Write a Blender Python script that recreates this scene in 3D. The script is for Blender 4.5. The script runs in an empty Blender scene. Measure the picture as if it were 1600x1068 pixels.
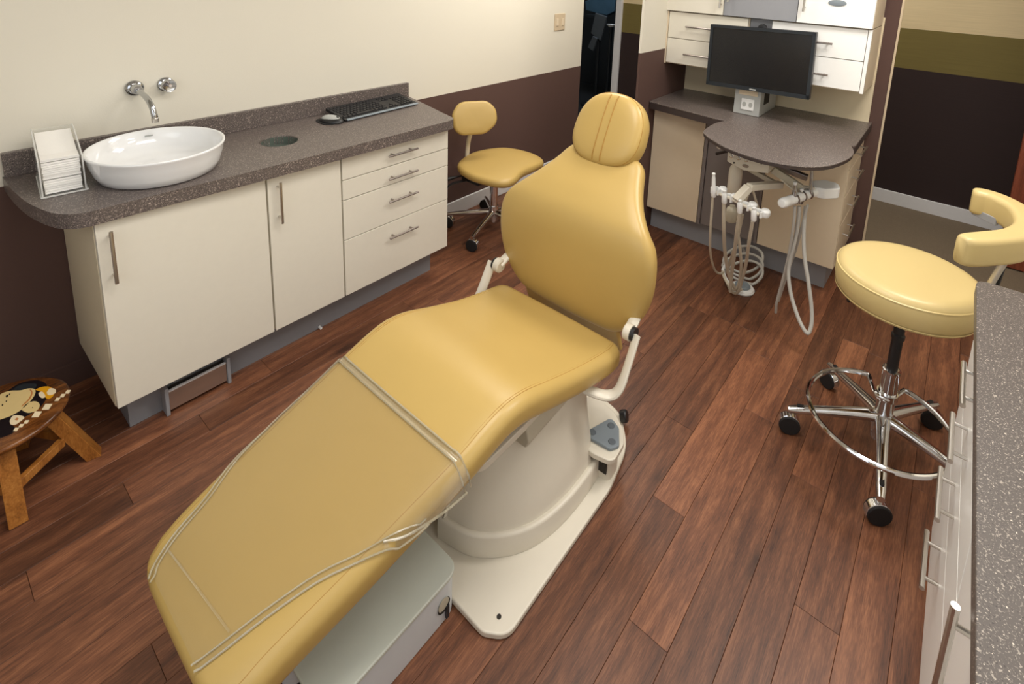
import bpy, bmesh, math, random
from mathutils import Vector, Matrix, noise
random.seed(7)
R = math.radians
PI = math.pi
S = bpy.context.scene
COL = S.collection

# ------------------------------------------------------------------ camera
FPX, CX, CY = 837.625, 859.345, 108.125          # focal length and principal point of a cropped wide-angle frame (1600 x 1068)
CAMC = Vector((0.0, -2.51855, 1.67574))
RROW = [Vector((0.61844147, -0.78463451, 0.04334549)), Vector((-0.12500492, -0.15268438, -0.98033731)), Vector((0.77582467, 0.60086285, -0.19250953))]
cam_d = bpy.data.cameras.new('camera')
cam = bpy.data.objects.new('camera', cam_d)
COL.objects.link(cam)
right, down, fwd = RROW
cam.matrix_world = Matrix(((right.x, -down.x, -fwd.x, CAMC.x), (right.y, -down.y, -fwd.y, CAMC.y), (right.z, -down.z, -fwd.z, CAMC.z), (0, 0, 0, 1)))
cam_d.sensor_fit = 'HORIZONTAL'
cam_d.sensor_width = 36.0
cam_d.lens = FPX * 36.0 / 1600.0
cam_d.shift_x = -(CX - 800.0) / 1600.0
cam_d.shift_y = -(534.0 - CY) / 1600.0
cam_d.clip_start = 0.02
S.camera = cam

# ------------------------------------------------------------------ world, exposure, lights
S.view_settings.view_transform = 'Standard'
S.view_settings.look = 'None'
S.view_settings.gamma = 1.0
S.view_settings.exposure = 0.0
S.view_settings.use_curve_mapping = False
w = bpy.data.worlds.new('world'); S.world = w; w.use_nodes = True
w.node_tree.nodes['Background'].inputs[0].default_value = (0.75, 0.85, 1.0, 1)
w.node_tree.nodes['Background'].inputs[1].default_value = 0.35

def area(name, loc, target, sx, sy, power, col=(1, 1, 1)):
    d = bpy.data.lights.new(name, 'AREA'); d.shape = 'RECTANGLE'; d.size = sx; d.size_y = sy; d.energy = power; d.color = col
    o = bpy.data.objects.new(name, d); COL.objects.link(o); o.location = loc
    o.rotation_euler = (Vector(target) - Vector(loc)).to_track_quat('-Z', 'Y').to_euler()
    return o
WARM = (1.0, 0.95, 0.88)
area('ceiling_panel_light', (0.9, -1.8, 2.50), (0.9, -1.8, 0), 1.2, 0.6, 24, WARM)
area('ceiling_panel_light', (2.30, -2.55, 2.50), (2.30, -2.55, 0), 0.6, 0.6, 26, WARM)
area('ceiling_panel_light', (2.75, -0.75, 2.50), (2.75, -0.75, 0), 1.2, 0.6, 25, WARM)
area('ceiling_panel_light', (4.05, -1.6, 2.50), (4.05, -1.6, 0), 0.5, 1.2, 16, WARM)
area('cool_fill', (-0.72, -1.7, 1.65), (1.6, -1.5, 0.6), 1.5, 1.2, 9, (0.95, 0.98, 1.0))  # added cool fill from behind the camera, out of view
area('cool_fill', (0.9, -3.22, 1.75), (1.2, -1.2, 0.6), 1.8, 1.1, 9, (0.95, 0.98, 1.0))  # added cool side fill; the right wall has no window opening
area('dark_room_fill', (5.2, 0.9, 2.3), (5.4, 0.7, 0), 0.3, 0.3, 6, (0.8, 0.9, 1.0))  # small added fill that lifts the shapes in the dark room, no lamp modelled

# ------------------------------------------------------------------ helpers
def P(u, v, **k):
    d = right * ((u - CX) / FPX) + down * ((v - CY) / FPX) + fwd
    a, val = list(k.items())[0]
    i = 'xyz'.index(a)
    return CAMC + d * ((val - CAMC[i]) / d[i])

def nodes_mat(name):
    m = bpy.data.materials.new(name); m.use_nodes = True
    nt = m.node_tree
    return m, nt, nt.nodes['Principled BSDF']

def plain(name, col, rough=0.5, metal=0.0, var=0.04, bump=0.0, scale=40, spec=0.5, coat=0.0):
    """a plain finish with a faint procedural mottling"""
    m, nt, b = nodes_mat(name)
    N, L = nt.nodes, nt.links
    b.inputs['Roughness'].default_value = rough; b.inputs['Metallic'].default_value = metal
    b.inputs['Specular IOR Level'].default_value = spec
    b.inputs['Coat Weight'].default_value = coat
    tc = N.new('ShaderNodeTexCoord'); no = N.new('ShaderNodeTexNoise'); no.inputs['Scale'].default_value = scale; no.inputs['Detail'].default_value = 4
    L.new(tc.outputs['Object'], no.inputs['Vector'])
    mx = N.new('ShaderNodeMix'); mx.data_type = 'RGBA'
    L.new(no.outputs['Fac'], mx.inputs[0])
    mx.inputs[6].default_value = tuple(c * (1 - var) for c in col) + (1,)
    mx.inputs[7].default_value = tuple(min(1, c * (1 + var)) for c in col) + (1,)
    L.new(mx.outputs[2], b.inputs['Base Color'])
    if bump:
        bp = N.new('ShaderNodeBump'); bp.inputs['Strength'].default_value = bump; bp.inputs['Distance'].default_value = 0.001
        L.new(no.outputs['Fac'], bp.inputs['Height']); L.new(bp.outputs[0], b.inputs['Normal'])
    return m

def s2l(r, g, b):
    f = lambda c: ((c / 255 + 0.055) / 1.055) ** 2.4 if c > 10 else c / 255 / 12.92
    return (f(r), f(g), f(b))

def stripes(name, bands, rough=0.75, ribs=0.0):
    """wall paint in horizontal bands: list of (z_bottom, colour) from the floor up"""
    m, nt, b = nodes_mat(name)
    N, L = nt.nodes, nt.links
    tc = N.new('ShaderNodeTexCoord'); sp = N.new('ShaderNodeSeparateXYZ'); L.new(tc.outputs['Object'], sp.inputs[0])
    cur = None
    for z, col in bands:
        if cur is None:
            rgb = N.new('ShaderNodeRGB'); rgb.outputs[0].default_value = col + (1,); cur = rgb.outputs[0]; continue
        gt = N.new('ShaderNodeMath'); gt.operation = 'GREATER_THAN'; gt.inputs[1].default_value = z; L.new(sp.outputs['Z'], gt.inputs[0])
        mx = N.new('ShaderNodeMix'); mx.data_type = 'RGBA'; L.new(gt.outputs[0], mx.inputs[0]); L.new(cur, mx.inputs[6]); mx.inputs[7].default_value = col + (1,)
        cur = mx.outputs[2]
    no = N.new('ShaderNodeTexNoise'); no.inputs['Scale'].default_value = 180; no.inputs['Detail'].default_value = 3; L.new(tc.outputs['Object'], no.inputs['Vector'])
    h = no.outputs['Fac']
    if ribs:
        mp = N.new('ShaderNodeMapping'); mp.inputs['Scale'].default_value = (3, 3, 160); L.new(tc.outputs['Object'], mp.inputs[0])
        n2 = N.new('ShaderNodeTexNoise'); n2.inputs['Scale'].default_value = 1; n2.inputs['Detail'].default_value = 5; L.new(mp.outputs[0], n2.inputs['Vector'])
        h = n2.outputs['Fac']
        hs = N.new('ShaderNodeHueSaturation'); mr = N.new('ShaderNodeMapRange'); mr.inputs[1].default_value = .3; mr.inputs[2].default_value = .7; mr.inputs[3].default_value = 1 - ribs; mr.inputs[4].default_value = 1 + ribs
        L.new(h, mr.inputs[0]); L.new(mr.outputs[0], hs.inputs['Value']); L.new(cur, hs.inputs['Color']); cur = hs.outputs[0]
    L.new(cur, b.inputs['Base Color'])
    bp = N.new('ShaderNodeBump'); bp.inputs['Strength'].default_value = 0.12; bp.inputs['Distance'].default_value = 0.002
    L.new(h, bp.inputs['Height']); L.new(bp.outputs[0], b.inputs['Normal'])
    b.inputs['Roughness'].default_value = rough
    b.inputs['Specular IOR Level'].default_value = 0.3
    return m

def speckle(name, base, light, dark, rough=0.35, lift=0.0):
    m, nt, b = nodes_mat(name)
    N, L = nt.nodes, nt.links
    tc = N.new('ShaderNodeTexCoord')
    cur = None
    rgb = N.new('ShaderNodeRGB'); rgb.outputs[0].default_value = base + (1,); cur = rgb.outputs[0]
    for sc, th, col, seed, f in ((300, .60, dark, 0, .95), (230, .60, tuple(c * .55 + d * .45 for c, d in zip(light, base)), 5, .8), (200, .66, light, 11, 1.0), (420, .58, tuple(.5 * c + .5 * d for c, d in zip(base, light)), 17, .5)):
        mp = N.new('ShaderNodeMapping'); mp.inputs['Location'].default_value = (seed, seed * 1.7, seed * .3); L.new(tc.outputs['Object'], mp.inputs[0])
        no = N.new('ShaderNodeTexNoise'); no.inputs['Scale'].default_value = sc; no.inputs['Detail'].default_value = 1; L.new(mp.outputs[0], no.inputs['Vector'])
        mr = N.new('ShaderNodeMapRange'); mr.inputs[1].default_value = th + lift; mr.inputs[2].default_value = th + lift + .04; mr.inputs[4].default_value = f; L.new(no.outputs['Fac'], mr.inputs[0])
        mx = N.new('ShaderNodeMix'); mx.data_type = 'RGBA'; L.new(mr.outputs[0], mx.inputs[0]); L.new(cur, mx.inputs[6]); mx.inputs[7].default_value = col + (1,); cur = mx.outputs[2]
    L.new(cur, b.inputs['Base Color'])
    b.inputs['Roughness'].default_value = rough
    return m

def wood(name, dark, mid, light, per_object=True, scale=(1.3, 16, 16), rough=0.42, knots=True, tone=0.32):
    m, nt, b = nodes_mat(name)
    N, L = nt.nodes, nt.links
    tc = N.new('ShaderNodeTexCoord'); oi = N.new('ShaderNodeObjectInfo')
    add = N.new('ShaderNodeVectorMath'); add.operation = 'MULTIPLY_ADD'
    comb = N.new('ShaderNodeCombineXYZ')
    for i in range(3): L.new(oi.outputs['Random'], comb.inputs[i])
    L.new(comb.outputs[0], add.inputs[0]); add.inputs[1].default_value = (91, 57, 33); L.new(tc.outputs['Object'], add.inputs[2])
    src = add.outputs[0] if per_object else tc.outputs['Object']
    mp = N.new('ShaderNodeMapping'); mp.inputs['Scale'].default_value = scale; L.new(src, mp.inputs[0])
    # slow warp so the grain runs in cathedrals
    wz = N.new('ShaderNodeTexNoise'); wz.inputs['Scale'].default_value = 1.6; wz.inputs['Detail'].default_value = 2; L.new(mp.outputs[0], wz.inputs['Vector'])
    n1 = N.new('ShaderNodeTexNoise'); n1.inputs['Scale'].default_value = 1.2; n1.inputs['Detail'].default_value = 8; n1.inputs['Roughness'].default_value = .62; n1.inputs['Distortion'].default_value = 1.0; L.new(mp.outputs[0], n1.inputs['Vector'])
    mp2 = N.new('ShaderNodeMapping'); mp2.inputs['Scale'].default_value = (scale[0] * 4, scale[1] * 9, scale[2] * 9); L.new(src, mp2.inputs[0])
    n2 = N.new('ShaderNodeTexNoise'); n2.inputs['Scale'].default_value = 1.5; n2.inputs['Detail'].default_value = 6; n2.inputs['Roughness'].default_value = .7; L.new(mp2.outputs[0], n2.inputs['Vector'])
    cr = N.new('ShaderNodeValToRGB')
    e = cr.color_ramp.elements; e[0].position = .36; e[0].color = dark + (1,); e[1].position = .64; e[1].color = light + (1,)
    k = e.new(.5); k.color = mid + (1,)
    # fine pores on top of the broad figure
    mp4 = N.new('ShaderNodeMapping'); mp4.inputs['Scale'].default_value = (scale[0] * 14, scale[1] * 34, scale[2] * 34); L.new(src, mp4.inputs[0])
    n4 = N.new('ShaderNodeTexNoise'); n4.inputs['Scale'].default_value = 1.2; n4.inputs['Detail'].default_value = 3; n4.inputs['Roughness'].default_value = .6; L.new(mp4.outputs[0], n4.inputs['Vector'])
    # cathedral figure: bands of a warped field
    wv = N.new('ShaderNodeTexWave'); wv.wave_type = 'BANDS'; wv.bands_direction = 'Y'; wv.inputs['Scale'].default_value = .55; wv.inputs['Distortion'].default_value = 9; wv.inputs['Detail'].default_value = 3; wv.inputs['Detail Scale'].default_value = .9; wv.inputs['Detail Roughness'].default_value = .55; L.new(mp.outputs[0], wv.inputs['Vector'])
    def fm(fac, a, b_):
        q = N.new('ShaderNodeMix'); q.data_type = 'FLOAT'; q.inputs[0].default_value = fac; L.new(a, q.inputs[2]); L.new(b_, q.inputs[3]); return q.outputs[0]
    f_ = fm(.42, n1.outputs['Fac'], n2.outputs['Fac']); f_ = fm(.30, f_, n4.outputs['Fac']); f_ = fm(.05, f_, wv.outputs['Fac'])
    L.new(f_, cr.inputs[0])
    cur = cr.outputs[0]
    if knots:
        mpk = N.new('ShaderNodeMapping'); mpk.inputs['Scale'].default_value = (4.5, 12, 12); L.new(src, mpk.inputs[0])
        wn = N.new('ShaderNodeTexNoise'); wn.inputs['Scale'].default_value = 3; wn.inputs['Detail'].default_value = 3; L.new(mpk.outputs[0], wn.inputs['Vector'])
        mxv = N.new('ShaderNodeMix'); mxv.data_type = 'VECTOR'; mxv.inputs[0].default_value = .25; L.new(mpk.outputs[0], mxv.inputs[4]); L.new(wn.outputs['Color'], mxv.inputs[5])
        vo = N.new('ShaderNodeTexVoronoi'); vo.inputs['Scale'].default_value = 1.0; L.new(mxv.outputs[1], vo.inputs['Vector'])
        mr = N.new('ShaderNodeMapRange'); mr.inputs[1].default_value = .02; mr.inputs[2].default_value = .30; mr.inputs[3].default_value = .85; mr.inputs[4].default_value = 0.0; L.new(vo.outputs['Distance'], mr.inputs[0])
        n3 = N.new('ShaderNodeTexNoise'); n3.inputs['Scale'].default_value = .8; L.new(mpk.outputs[0], n3.inputs['Vector'])
        gt = N.new('ShaderNodeMapRange'); gt.inputs[1].default_value = .52; gt.inputs[2].default_value = .64; L.new(n3.outputs['Fac'], gt.inputs[0])
        mu = N.new('ShaderNodeMath'); mu.operation = 'MULTIPLY'; L.new(mr.outputs[0], mu.inputs[0]); L.new(gt.outputs[0], mu.inputs[1])
        mk = N.new('ShaderNodeMix'); mk.data_type = 'RGBA'; L.new(mu.outputs[0], mk.inputs[0]); L.new(cur, mk.inputs[6]); mk.inputs[7].default_value = tuple(c * .45 for c in dark) + (1,); cur = mk.outputs[2]
    hs = N.new('ShaderNodeHueSaturation')
    mr = N.new('ShaderNodeMapRange'); mr.inputs[3].default_value = 1 - tone; mr.inputs[4].default_value = 1 + tone * .9
    L.new(oi.outputs['Random'], mr.inputs[0])
    if per_object: L.new(mr.outputs[0], hs.inputs['Value'])
    L.new(cur, hs.inputs['Color'])
    L.new(hs.outputs[0], b.inputs['Base Color'])
    bp = N.new('ShaderNodeBump'); bp.inputs['Strength'].default_value = .12; bp.inputs['Distance'].default_value = .001; L.new(n2.outputs['Fac'], bp.inputs['Height']); L.new(bp.outputs[0], b.inputs['Normal'])
    b.inputs['Roughness'].default_value = rough
    return m

M = {}
M['floor_wood'] = wood('floor_wood', s2l(66, 40, 30), s2l(110, 69, 48), s2l(150, 100, 70), tone=.30, scale=(1.8, 10, 10))
M['stool_wood'] = wood('stool_wood', s2l(112, 66, 24), s2l(166, 106, 46), s2l(200, 142, 72), per_object=False, scale=(14, 14, 2), rough=.35, knots=False, tone=0)
M['stool_top_wood'] = wood('stool_top_wood', s2l(48, 24, 10), s2l(96, 54, 22), s2l(142, 88, 40), per_object=False, scale=(4, 16, 4), rough=.22, knots=False, tone=0)
M['door_wood'] = wood('door_wood', s2l(90, 40, 24), s2l(128, 64, 42), s2l(146, 80, 56), per_object=False, scale=(14, 14, 1.2), rough=.4, knots=False, tone=0)
CREAM = s2l(226, 221, 207)
BROWN = s2l(92, 70, 64)
M['wall_left'] = stripes('wall_left', [(0, BROWN), (.845, CREAM)])
M['wall_stub'] = stripes('wall_stub', [(0, BROWN), (1.19, CREAM)])
M['wall_brown'] = stripes('wall_brown', [(0, BROWN)])
M['wall_cream'] = stripes('wall_cream', [(0, CREAM)])
M['wall_corridor'] = stripes('wall_corridor', [(0, s2l(50, 38, 37)), (1.04, s2l(116, 104, 58)), (1.33, s2l(216, 198, 158))], ribs=.06)
M['ceiling'] = plain('ceiling_white', (.8, .8, .77), .9)
M['trim'] = plain('trim_white', s2l(222, 222, 224), .5)
M['bead'] = plain('bead_cream', s2l(206, 188, 160), .6)
M['carpet'] = plain('carpet', s2l(112, 98, 80), .95, var=.35, bump=.6, scale=220)
M['sub'] = plain('subfloor_dark', (.02, .012, .01), .9)
M['cab'] = plain('cabinet_cream', s2l(234, 229, 215), .38, var=.02)
M['cab_side'] = plain('cabinet_side', s2l(230, 218, 190), .45, var=.02)
M['cab_white'] = plain('cabinet_white', s2l(249, 249, 247), .3, var=.015)
M['cab_back'] = plain('panel_beige', s2l(222, 208, 178), .5, var=.02)
M['cab_lam'] = plain('laminate_fawn', s2l(224, 208, 182), .42, var=.02)
M['grey_lam'] = plain('laminate_grey', s2l(150, 152, 158), .5, var=.03)
M['grey_dark'] = plain('laminate_mid_grey', s2l(124, 116, 114), .55, var=.03)
M['kick'] = plain('toe_kick_grey', s2l(138, 140, 146), .5, var=.03)
M['counter'] = speckle('counter_speckled', s2l(94, 85, 82), s2l(190, 176, 166), s2l(54, 47, 47), lift=.008)
M['counter_r'] = speckle('counter_speckled_light', s2l(86, 78, 74), s2l(212, 200, 186), s2l(56, 50, 48), rough=.5, lift=.045)
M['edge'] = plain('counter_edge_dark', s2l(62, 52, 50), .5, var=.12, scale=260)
M['gap'] = plain('gap_dark', (.03, .025, .02), .9)
M['steel'] = plain('brushed_steel', (.62, .59, .55), .28, 1.0, var=.05)
M['steel_dark'] = plain('dark_steel', (.38, .34, .32), .3, 1.0, var=.05)
M['chrome_dk'] = plain('chrome_tap', (.50, .51, .53), .12, 1.0, var=.01)
M['chrome'] = plain('chrome', (.70, .70, .71), .08, 1.0, var=.01)
M['black'] = plain('black_plastic', (.012, .012, .014), .4)
M['black_soft'] = plain('black_rubber', (.01, .01, .011), .65)
M['white_gloss'] = plain('porcelain', (.86, .87, .88), .06, var=.005, coat=.5)
M['white_pl'] = plain('white_plastic', (.88, .89, .89), .3, var=.01)
M['beige_pl'] = plain('beige_plastic', s2l(220, 213, 198), .35, var=.015)
M['beige_dk'] = plain('beige_metal', s2l(190, 183, 165), .4, var=.02)
M['grey_pl'] = plain('grey_plastic', s2l(176, 178, 176), .4, var=.02)
M['hose'] = plain('hose_grey', s2l(206, 198, 180), .4, var=.03)
M['tube'] = plain('tubing_grey', s2l(188, 186, 180), .35, var=.03)
M['paper'] = plain('paper_white', s2l(248, 246, 242), .85, var=.04, bump=.5, scale=300)
M['floorbox'] = plain('floor_box_grey_white', s2l(196, 200, 190), .45, var=.02)
M['floorbox_s'] = plain('floor_box_side', s2l(206, 210, 214), .45, var=.02)
M['screen'] = plain('monitor_screen', (.012, .012, .013), .22, var=0)
M['pad_grey'] = plain('pad_grey', s2l(128, 138, 146), .5, var=.02)
M['pad_ring'] = plain('pad_ring', s2l(92, 100, 108), .5, var=.02)
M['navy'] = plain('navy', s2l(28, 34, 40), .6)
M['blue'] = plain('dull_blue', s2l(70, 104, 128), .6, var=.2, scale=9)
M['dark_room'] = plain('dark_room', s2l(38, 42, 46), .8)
M['teal_glass'] = plain('bin_green', s2l(88, 98, 90), .4, var=.1)
M['ink'] = plain('black_paint', s2l(22, 16, 20), .3)
M['inlay'] = plain('inlay_cream', s2l(226, 200, 140), .4, var=.05)
M['inlay_w'] = plain('inlay_white', s2l(240, 222, 186), .4, var=.05)
M['inlay_y'] = plain('inlay_yellow', s2l(226, 160, 24), .4, var=.08)
M['inlay_r'] = plain('inlay_tan', s2l(196, 128, 70), .4, var=.05)

def leather(name, col):
    m, nt, b = nodes_mat(name)
    N, L = nt.nodes, nt.links
    tc = N.new('ShaderNodeTexCoord')
    v = N.new('ShaderNodeTexVoronoi'); v.inputs['Scale'].default_value = 520; L.new(tc.outputs['Object'], v.inputs['Vector'])
    n = N.new('ShaderNodeTexNoise'); n.inputs['Scale'].default_value = 5; n.inputs['Detail'].default_value = 3; L.new(tc.outputs['Object'], n.inputs['Vector'])
    mx = N.new('ShaderNodeMix'); mx.data_type = 'RGBA'; L.new(n.outputs['Fac'], mx.inputs[0]); mx.inputs[6].default_value = tuple(c * .96 for c in col) + (1,); mx.inputs[7].default_value = tuple(c * 1.04 for c in col) + (1,)
    L.new(mx.outputs[2], b.inputs['Base Color'])
    bp = N.new('ShaderNodeBump'); bp.inputs['Strength'].default_value = .10; bp.inputs['Distance'].default_value = .0006; L.new(v.outputs['Distance'], bp.inputs['Height']); L.new(bp.outputs[0], b.inputs['Normal'])
    b.inputs['Roughness'].default_value = .37
    return m
M['leather'] = leather('vinyl_mustard', s2l(190, 160, 94))
M['leather_pale'] = leather('vinyl_pale_mustard', s2l(204, 182, 126))
M['seam'] = plain('seam_dark_mustard', s2l(168, 128, 58), .6)  # seam lines, a darker mustard than the vinyl

def clear(name, col, alpha, rough=.04, glossy=.35):
    m = bpy.data.materials.new(name); m.use_nodes = True; nt = m.node_tree; N, L = nt.nodes, nt.links
    N.clear()
    out = N.new('ShaderNodeOutputMaterial'); tr = N.new('ShaderNodeBsdfTransparent'); tr.inputs[0].default_value = (.97, .97, .96, 1)
    df = N.new('ShaderNodeBsdfDiffuse'); df.inputs[0].default_value = col + (1,)
    gl = N.new('ShaderNodeBsdfGlossy'); gl.inputs['Roughness'].default_value = rough; gl.inputs[0].default_value = (1, 1, 1, 1)
    tc = N.new('ShaderNodeTexCoord'); no = N.new('ShaderNodeTexNoise'); no.inputs['Scale'].default_value = 7; no.inputs['Detail'].default_value = 3; L.new(tc.outputs['Object'], no.inputs['Vector'])
    bp = N.new('ShaderNodeBump'); bp.inputs['Strength'].default_value = .25; bp.inputs['Distance'].default_value = .01; L.new(no.outputs['Fac'], bp.inputs['Height'])
    L.new(bp.outputs[0], gl.inputs['Normal'])
    fr = N.new('ShaderNodeLayerWeight'); fr.inputs[0].default_value = .3
    m1 = N.new('ShaderNodeMixShader'); m1.inputs[0].default_value = alpha; L.new(tr.outputs[0], m1.inputs[1]); L.new(df.outputs[0], m1.inputs[2])
    mu = N.new('ShaderNodeMath'); mu.operation = 'MULTIPLY_ADD'; mu.inputs[1].default_value = glossy; mu.inputs[2].default_value = .03; L.new(fr.outputs['Fresnel'], mu.inputs[0])
    m2 = N.new('ShaderNodeMixShader'); L.new(mu.outputs[0], m2.inputs[0]); L.new(m1.outputs[0], m2.inputs[1]); L.new(gl.outputs[0], m2.inputs[2])
    L.new(m2.outputs[0], out.inputs[0])
    return m
M['acrylic'] = clear('clear_acrylic', (.8, .8, .78), .10)
M['acrylic_edge'] = clear('clear_acrylic_edge', (.92, .92, .9), .6)
M['vinyl_clear'] = clear('clear_vinyl', (.78, .66, .44), .07, rough=.16, glossy=.45)
M['vinyl_hem'] = clear('clear_vinyl_hem', (.62, .56, .40), .38, rough=.15, glossy=.8)

# ---- object building
def thing(name, label, cat, loc=(0, 0, 0), group=None):
    o = bpy.data.objects.new(name, None); o.empty_display_size = .05; COL.objects.link(o)
    o.location = loc; o['label'] = label; o['category'] = cat
    if group: o['group'] = group
    return o

def root_loc(o):
    v = Vector(o.location)
    while o.parent: o = o.parent; v = v + Vector(o.location)
    return v

def obj(name, bm, mat, parent=None, origin=None, smooth=True, bevel=0, seg=2, sharp=35, label=None, sub=0):
    """link a bmesh built in world space as ONE mesh object, under its parent"""
    me = bpy.data.meshes.new(name)
    base = root_loc(parent) if parent else (Vector(origin) if origin is not None else Vector((0, 0, 0)))
    bmesh.ops.translate(bm, verts=bm.verts, vec=-base)
    bmesh.ops.recalc_face_normals(bm, faces=bm.faces)
    bm.to_mesh(me); bm.free()
    for m in (mat if isinstance(mat, (list, tuple)) else [mat]): me.materials.append(M[m] if isinstance(m, str) else m)
    o = bpy.data.objects.new(name, me); COL.objects.link(o)
    if parent: o.parent = parent
    else: o.location = base
    if smooth:
        me.shade_smooth()
        if not sub: me.set_sharp_from_angle(angle=R(sharp))
    if sub:
        s = o.modifiers.new('subdivision', 'SUBSURF'); s.levels = sub; s.render_levels = sub
    if bevel:
        b = o.modifiers.new('bevel', 'BEVEL'); b.width = bevel; b.segments = seg; b.limit_method = 'ANGLE'; b.angle_limit = R(40); b.harden_normals = True
    if label: o['label'] = label
    return o

def tag(o, label, cat, group=None):
    o['label'] = label; o['category'] = cat
    if group: o['group'] = group
    return o

def struct(name, bm, mat, origin=None, parent=None, **k):
    o = obj(name, bm, mat, parent, origin, **k)
    if not parent: o['kind'] = 'structure'
    return o

def NB(): return bmesh.new()

def box(bm, x0, x1, y0, y1, z0, z1, mi=0):
    vs = [bm.verts.new(p) for p in ((x0, y0, z0), (x1, y0, z0), (x1, y1, z0), (x0, y1, z0), (x0, y0, z1), (x1, y0, z1), (x1, y1, z1), (x0, y1, z1))]
    for f in ((0, 3, 2, 1), (4, 5, 6, 7), (0, 1, 5, 4), (1, 2, 6, 5), (2, 3, 7, 6), (3, 0, 4, 7)):
        fc = bm.faces.new([vs[i] for i in f]); fc.material_index = mi
    return bm
def Box(*a): return box(NB(), *a)

def obox(bm, c, ax, ay, az, sx, sy, sz):
    """oriented box: centre, three unit axes, three full sizes"""
    c = Vector(c); vs = []
    for k in (-.5, .5):
        for i, j in ((-.5, -.5), (.5, -.5), (.5, .5), (-.5, .5)):
            vs.append(bm.verts.new(c + Vector(ax) * sx * i + Vector(ay) * sy * j + Vector(az) * sz * k))
    for f in ((0, 3, 2, 1), (4, 5, 6, 7), (0, 1, 5, 4), (1, 2, 6, 5), (2, 3, 7, 6), (3, 0, 4, 7)): bm.faces.new([vs[i] for i in f])
    return bm

def slab(bm, pts, z0, z1, mi=0):
    a = [bm.verts.new((p[0], p[1], z0)) for p in pts]; b = [bm.verts.new((p[0], p[1], z1)) for p in pts]
    n = len(pts)
    fs = [bm.faces.new(a[::-1]), bm.faces.new(b)]
    for i in range(n): fs.append(bm.faces.new((a[i], a[(i + 1) % n], b[(i + 1) % n], b[i])))
    for f in fs: f.material_index = mi
    return bm

def rounded(pts, r, n=6):
    """round the corners of a 2D polygon; r is one radius or one per corner"""
    out = []; N_ = len(pts)
    for i in range(N_):
        p = Vector(pts[i][:2]); a = Vector(pts[i - 1][:2]); b = Vector(pts[(i + 1) % N_][:2])
        rr = r[i] if isinstance(r, (list, tuple)) else r
        if rr <= 0: out.append(tuple(p)); continue
        da = (a - p).normalized(); db = (b - p).normalized()
        ang = da.angle(db); t = min(rr / math.tan(ang / 2), (a - p).length * .49, (b - p).length * .49)
        rr = t * math.tan(ang / 2)
        c = p + (da + db).normalized() * (rr / math.sin(ang / 2))
        s = p + da * t - c; e = p + db * t - c
        a0 = math.atan2(s.y, s.x); a1 = math.atan2(e.y, e.x)
        d = (a1 - a0 + PI) % (2 * PI) - PI
        for k in range(n + 1):
            q = a0 + d * k / n; out.append((c.x + math.cos(q) * rr, c.y + math.sin(q) * rr))
    return out

def smooth_path(pts, n=8):
    """Catmull-Rom through the points (vectors of any size)"""
    pts = [list(p) for p in pts]; P_ = [[2 * a - b for a, b in zip(pts[0], pts[1])]] + pts + [[2 * a - b for a, b in zip(pts[-1], pts[-2])]]
    out = []
    for i in range(1, len(P_) - 2):
        for k in range(n):
            t = k / n; o = []
            for a, b, c, d in zip(P_[i - 1], P_[i], P_[i + 1], P_[i + 2]):
                o.append(.5 * (2 * b + (c - a) * t + (2 * a - 5 * b + 4 * c - d) * t * t + (3 * b - a - 3 * c + d) * t ** 3))
            out.append(o)
    out.append(pts[-1])
    return out

def tube(bm, pts, r, n=10, closed=False, cap=True, flat=1.0, mi=0):
    pts = [Vector(p) for p in pts]; m = len(pts)
    rs = r if isinstance(r, (list, tuple)) else [r] * m
    T = []
    for i in range(m):
        if closed: t = pts[(i + 1) % m] - pts[i - 1]
        else: t = pts[min(i + 1, m - 1)] - pts[max(i - 1, 0)]
        T.append(t.normalized() if t.length > 1e-9 else Vector((0, 0, 1)))
    up = Vector((0, 0, 1)) if abs(T[0].z) < .9 else Vector((1, 0, 0))
    u = (up - T[0] * up.dot(T[0])).normalized()
    rings = []
    for i in range(m):
        u = (u - T[i] * u.dot(T[i])).normalized(); v = T[i].cross(u)
        rings.append([bm.verts.new(pts[i] + (u * math.cos(2 * PI * k / n) * flat + v * math.sin(2 * PI * k / n)) * rs[i]) for k in range(n)])
    for i in range(m if closed else m - 1):
        a, b = rings[i], rings[(i + 1) % m]
        for k in range(n):
            f = bm.faces.new((a[k], a[(k + 1) % n], b[(k + 1) % n], b[k])); f.material_index = mi
    if cap and not closed:
        for ring in (rings[0], rings[-1]):
            f = bm.faces.new(ring); f.material_index = mi
    return bm

def lathe(bm, prof, c, axis=(0, 0, 1), n=32, sx=1.0, sy=1.0, xdir=None, mi=0, closed_top=True):
    """prof: list of (radius, height) along axis; sx, sy stretch the two radial directions"""
    ax = Vector(axis).normalized()
    x = Vector(xdir).normalized() if xdir else (Vector((1, 0, 0)) if abs(ax.x) < .9 else Vector((0, 1, 0)))
    x = (x - ax * x.dot(ax)).normalized(); y = ax.cross(x); c = Vector(c)
    rings = []
    for r, h in prof:
        if r < 1e-5: rings.append([bm.verts.new(c + ax * h)])
        else: rings.append([bm.verts.new(c + ax * h + x * math.cos(2 * PI * k / n) * r * sx + y * math.sin(2 * PI * k / n) * r * sy) for k in range(n)])
    for a, b in zip(rings, rings[1:]):
        for k in range(n):
            q = (a[k % len(a)], a[(k + 1) % n % len(a)], b[(k + 1) % n % len(b)], b[k % len(b)])
            q = list(dict.fromkeys(q))
            if len(q) > 2: f = bm.faces.new(q); f.material_index = mi
    for ring in (rings[0], rings[-1]):
        if len(ring) > 2 and closed_top: bm.faces.new(ring).material_index = mi
    return bm

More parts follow.
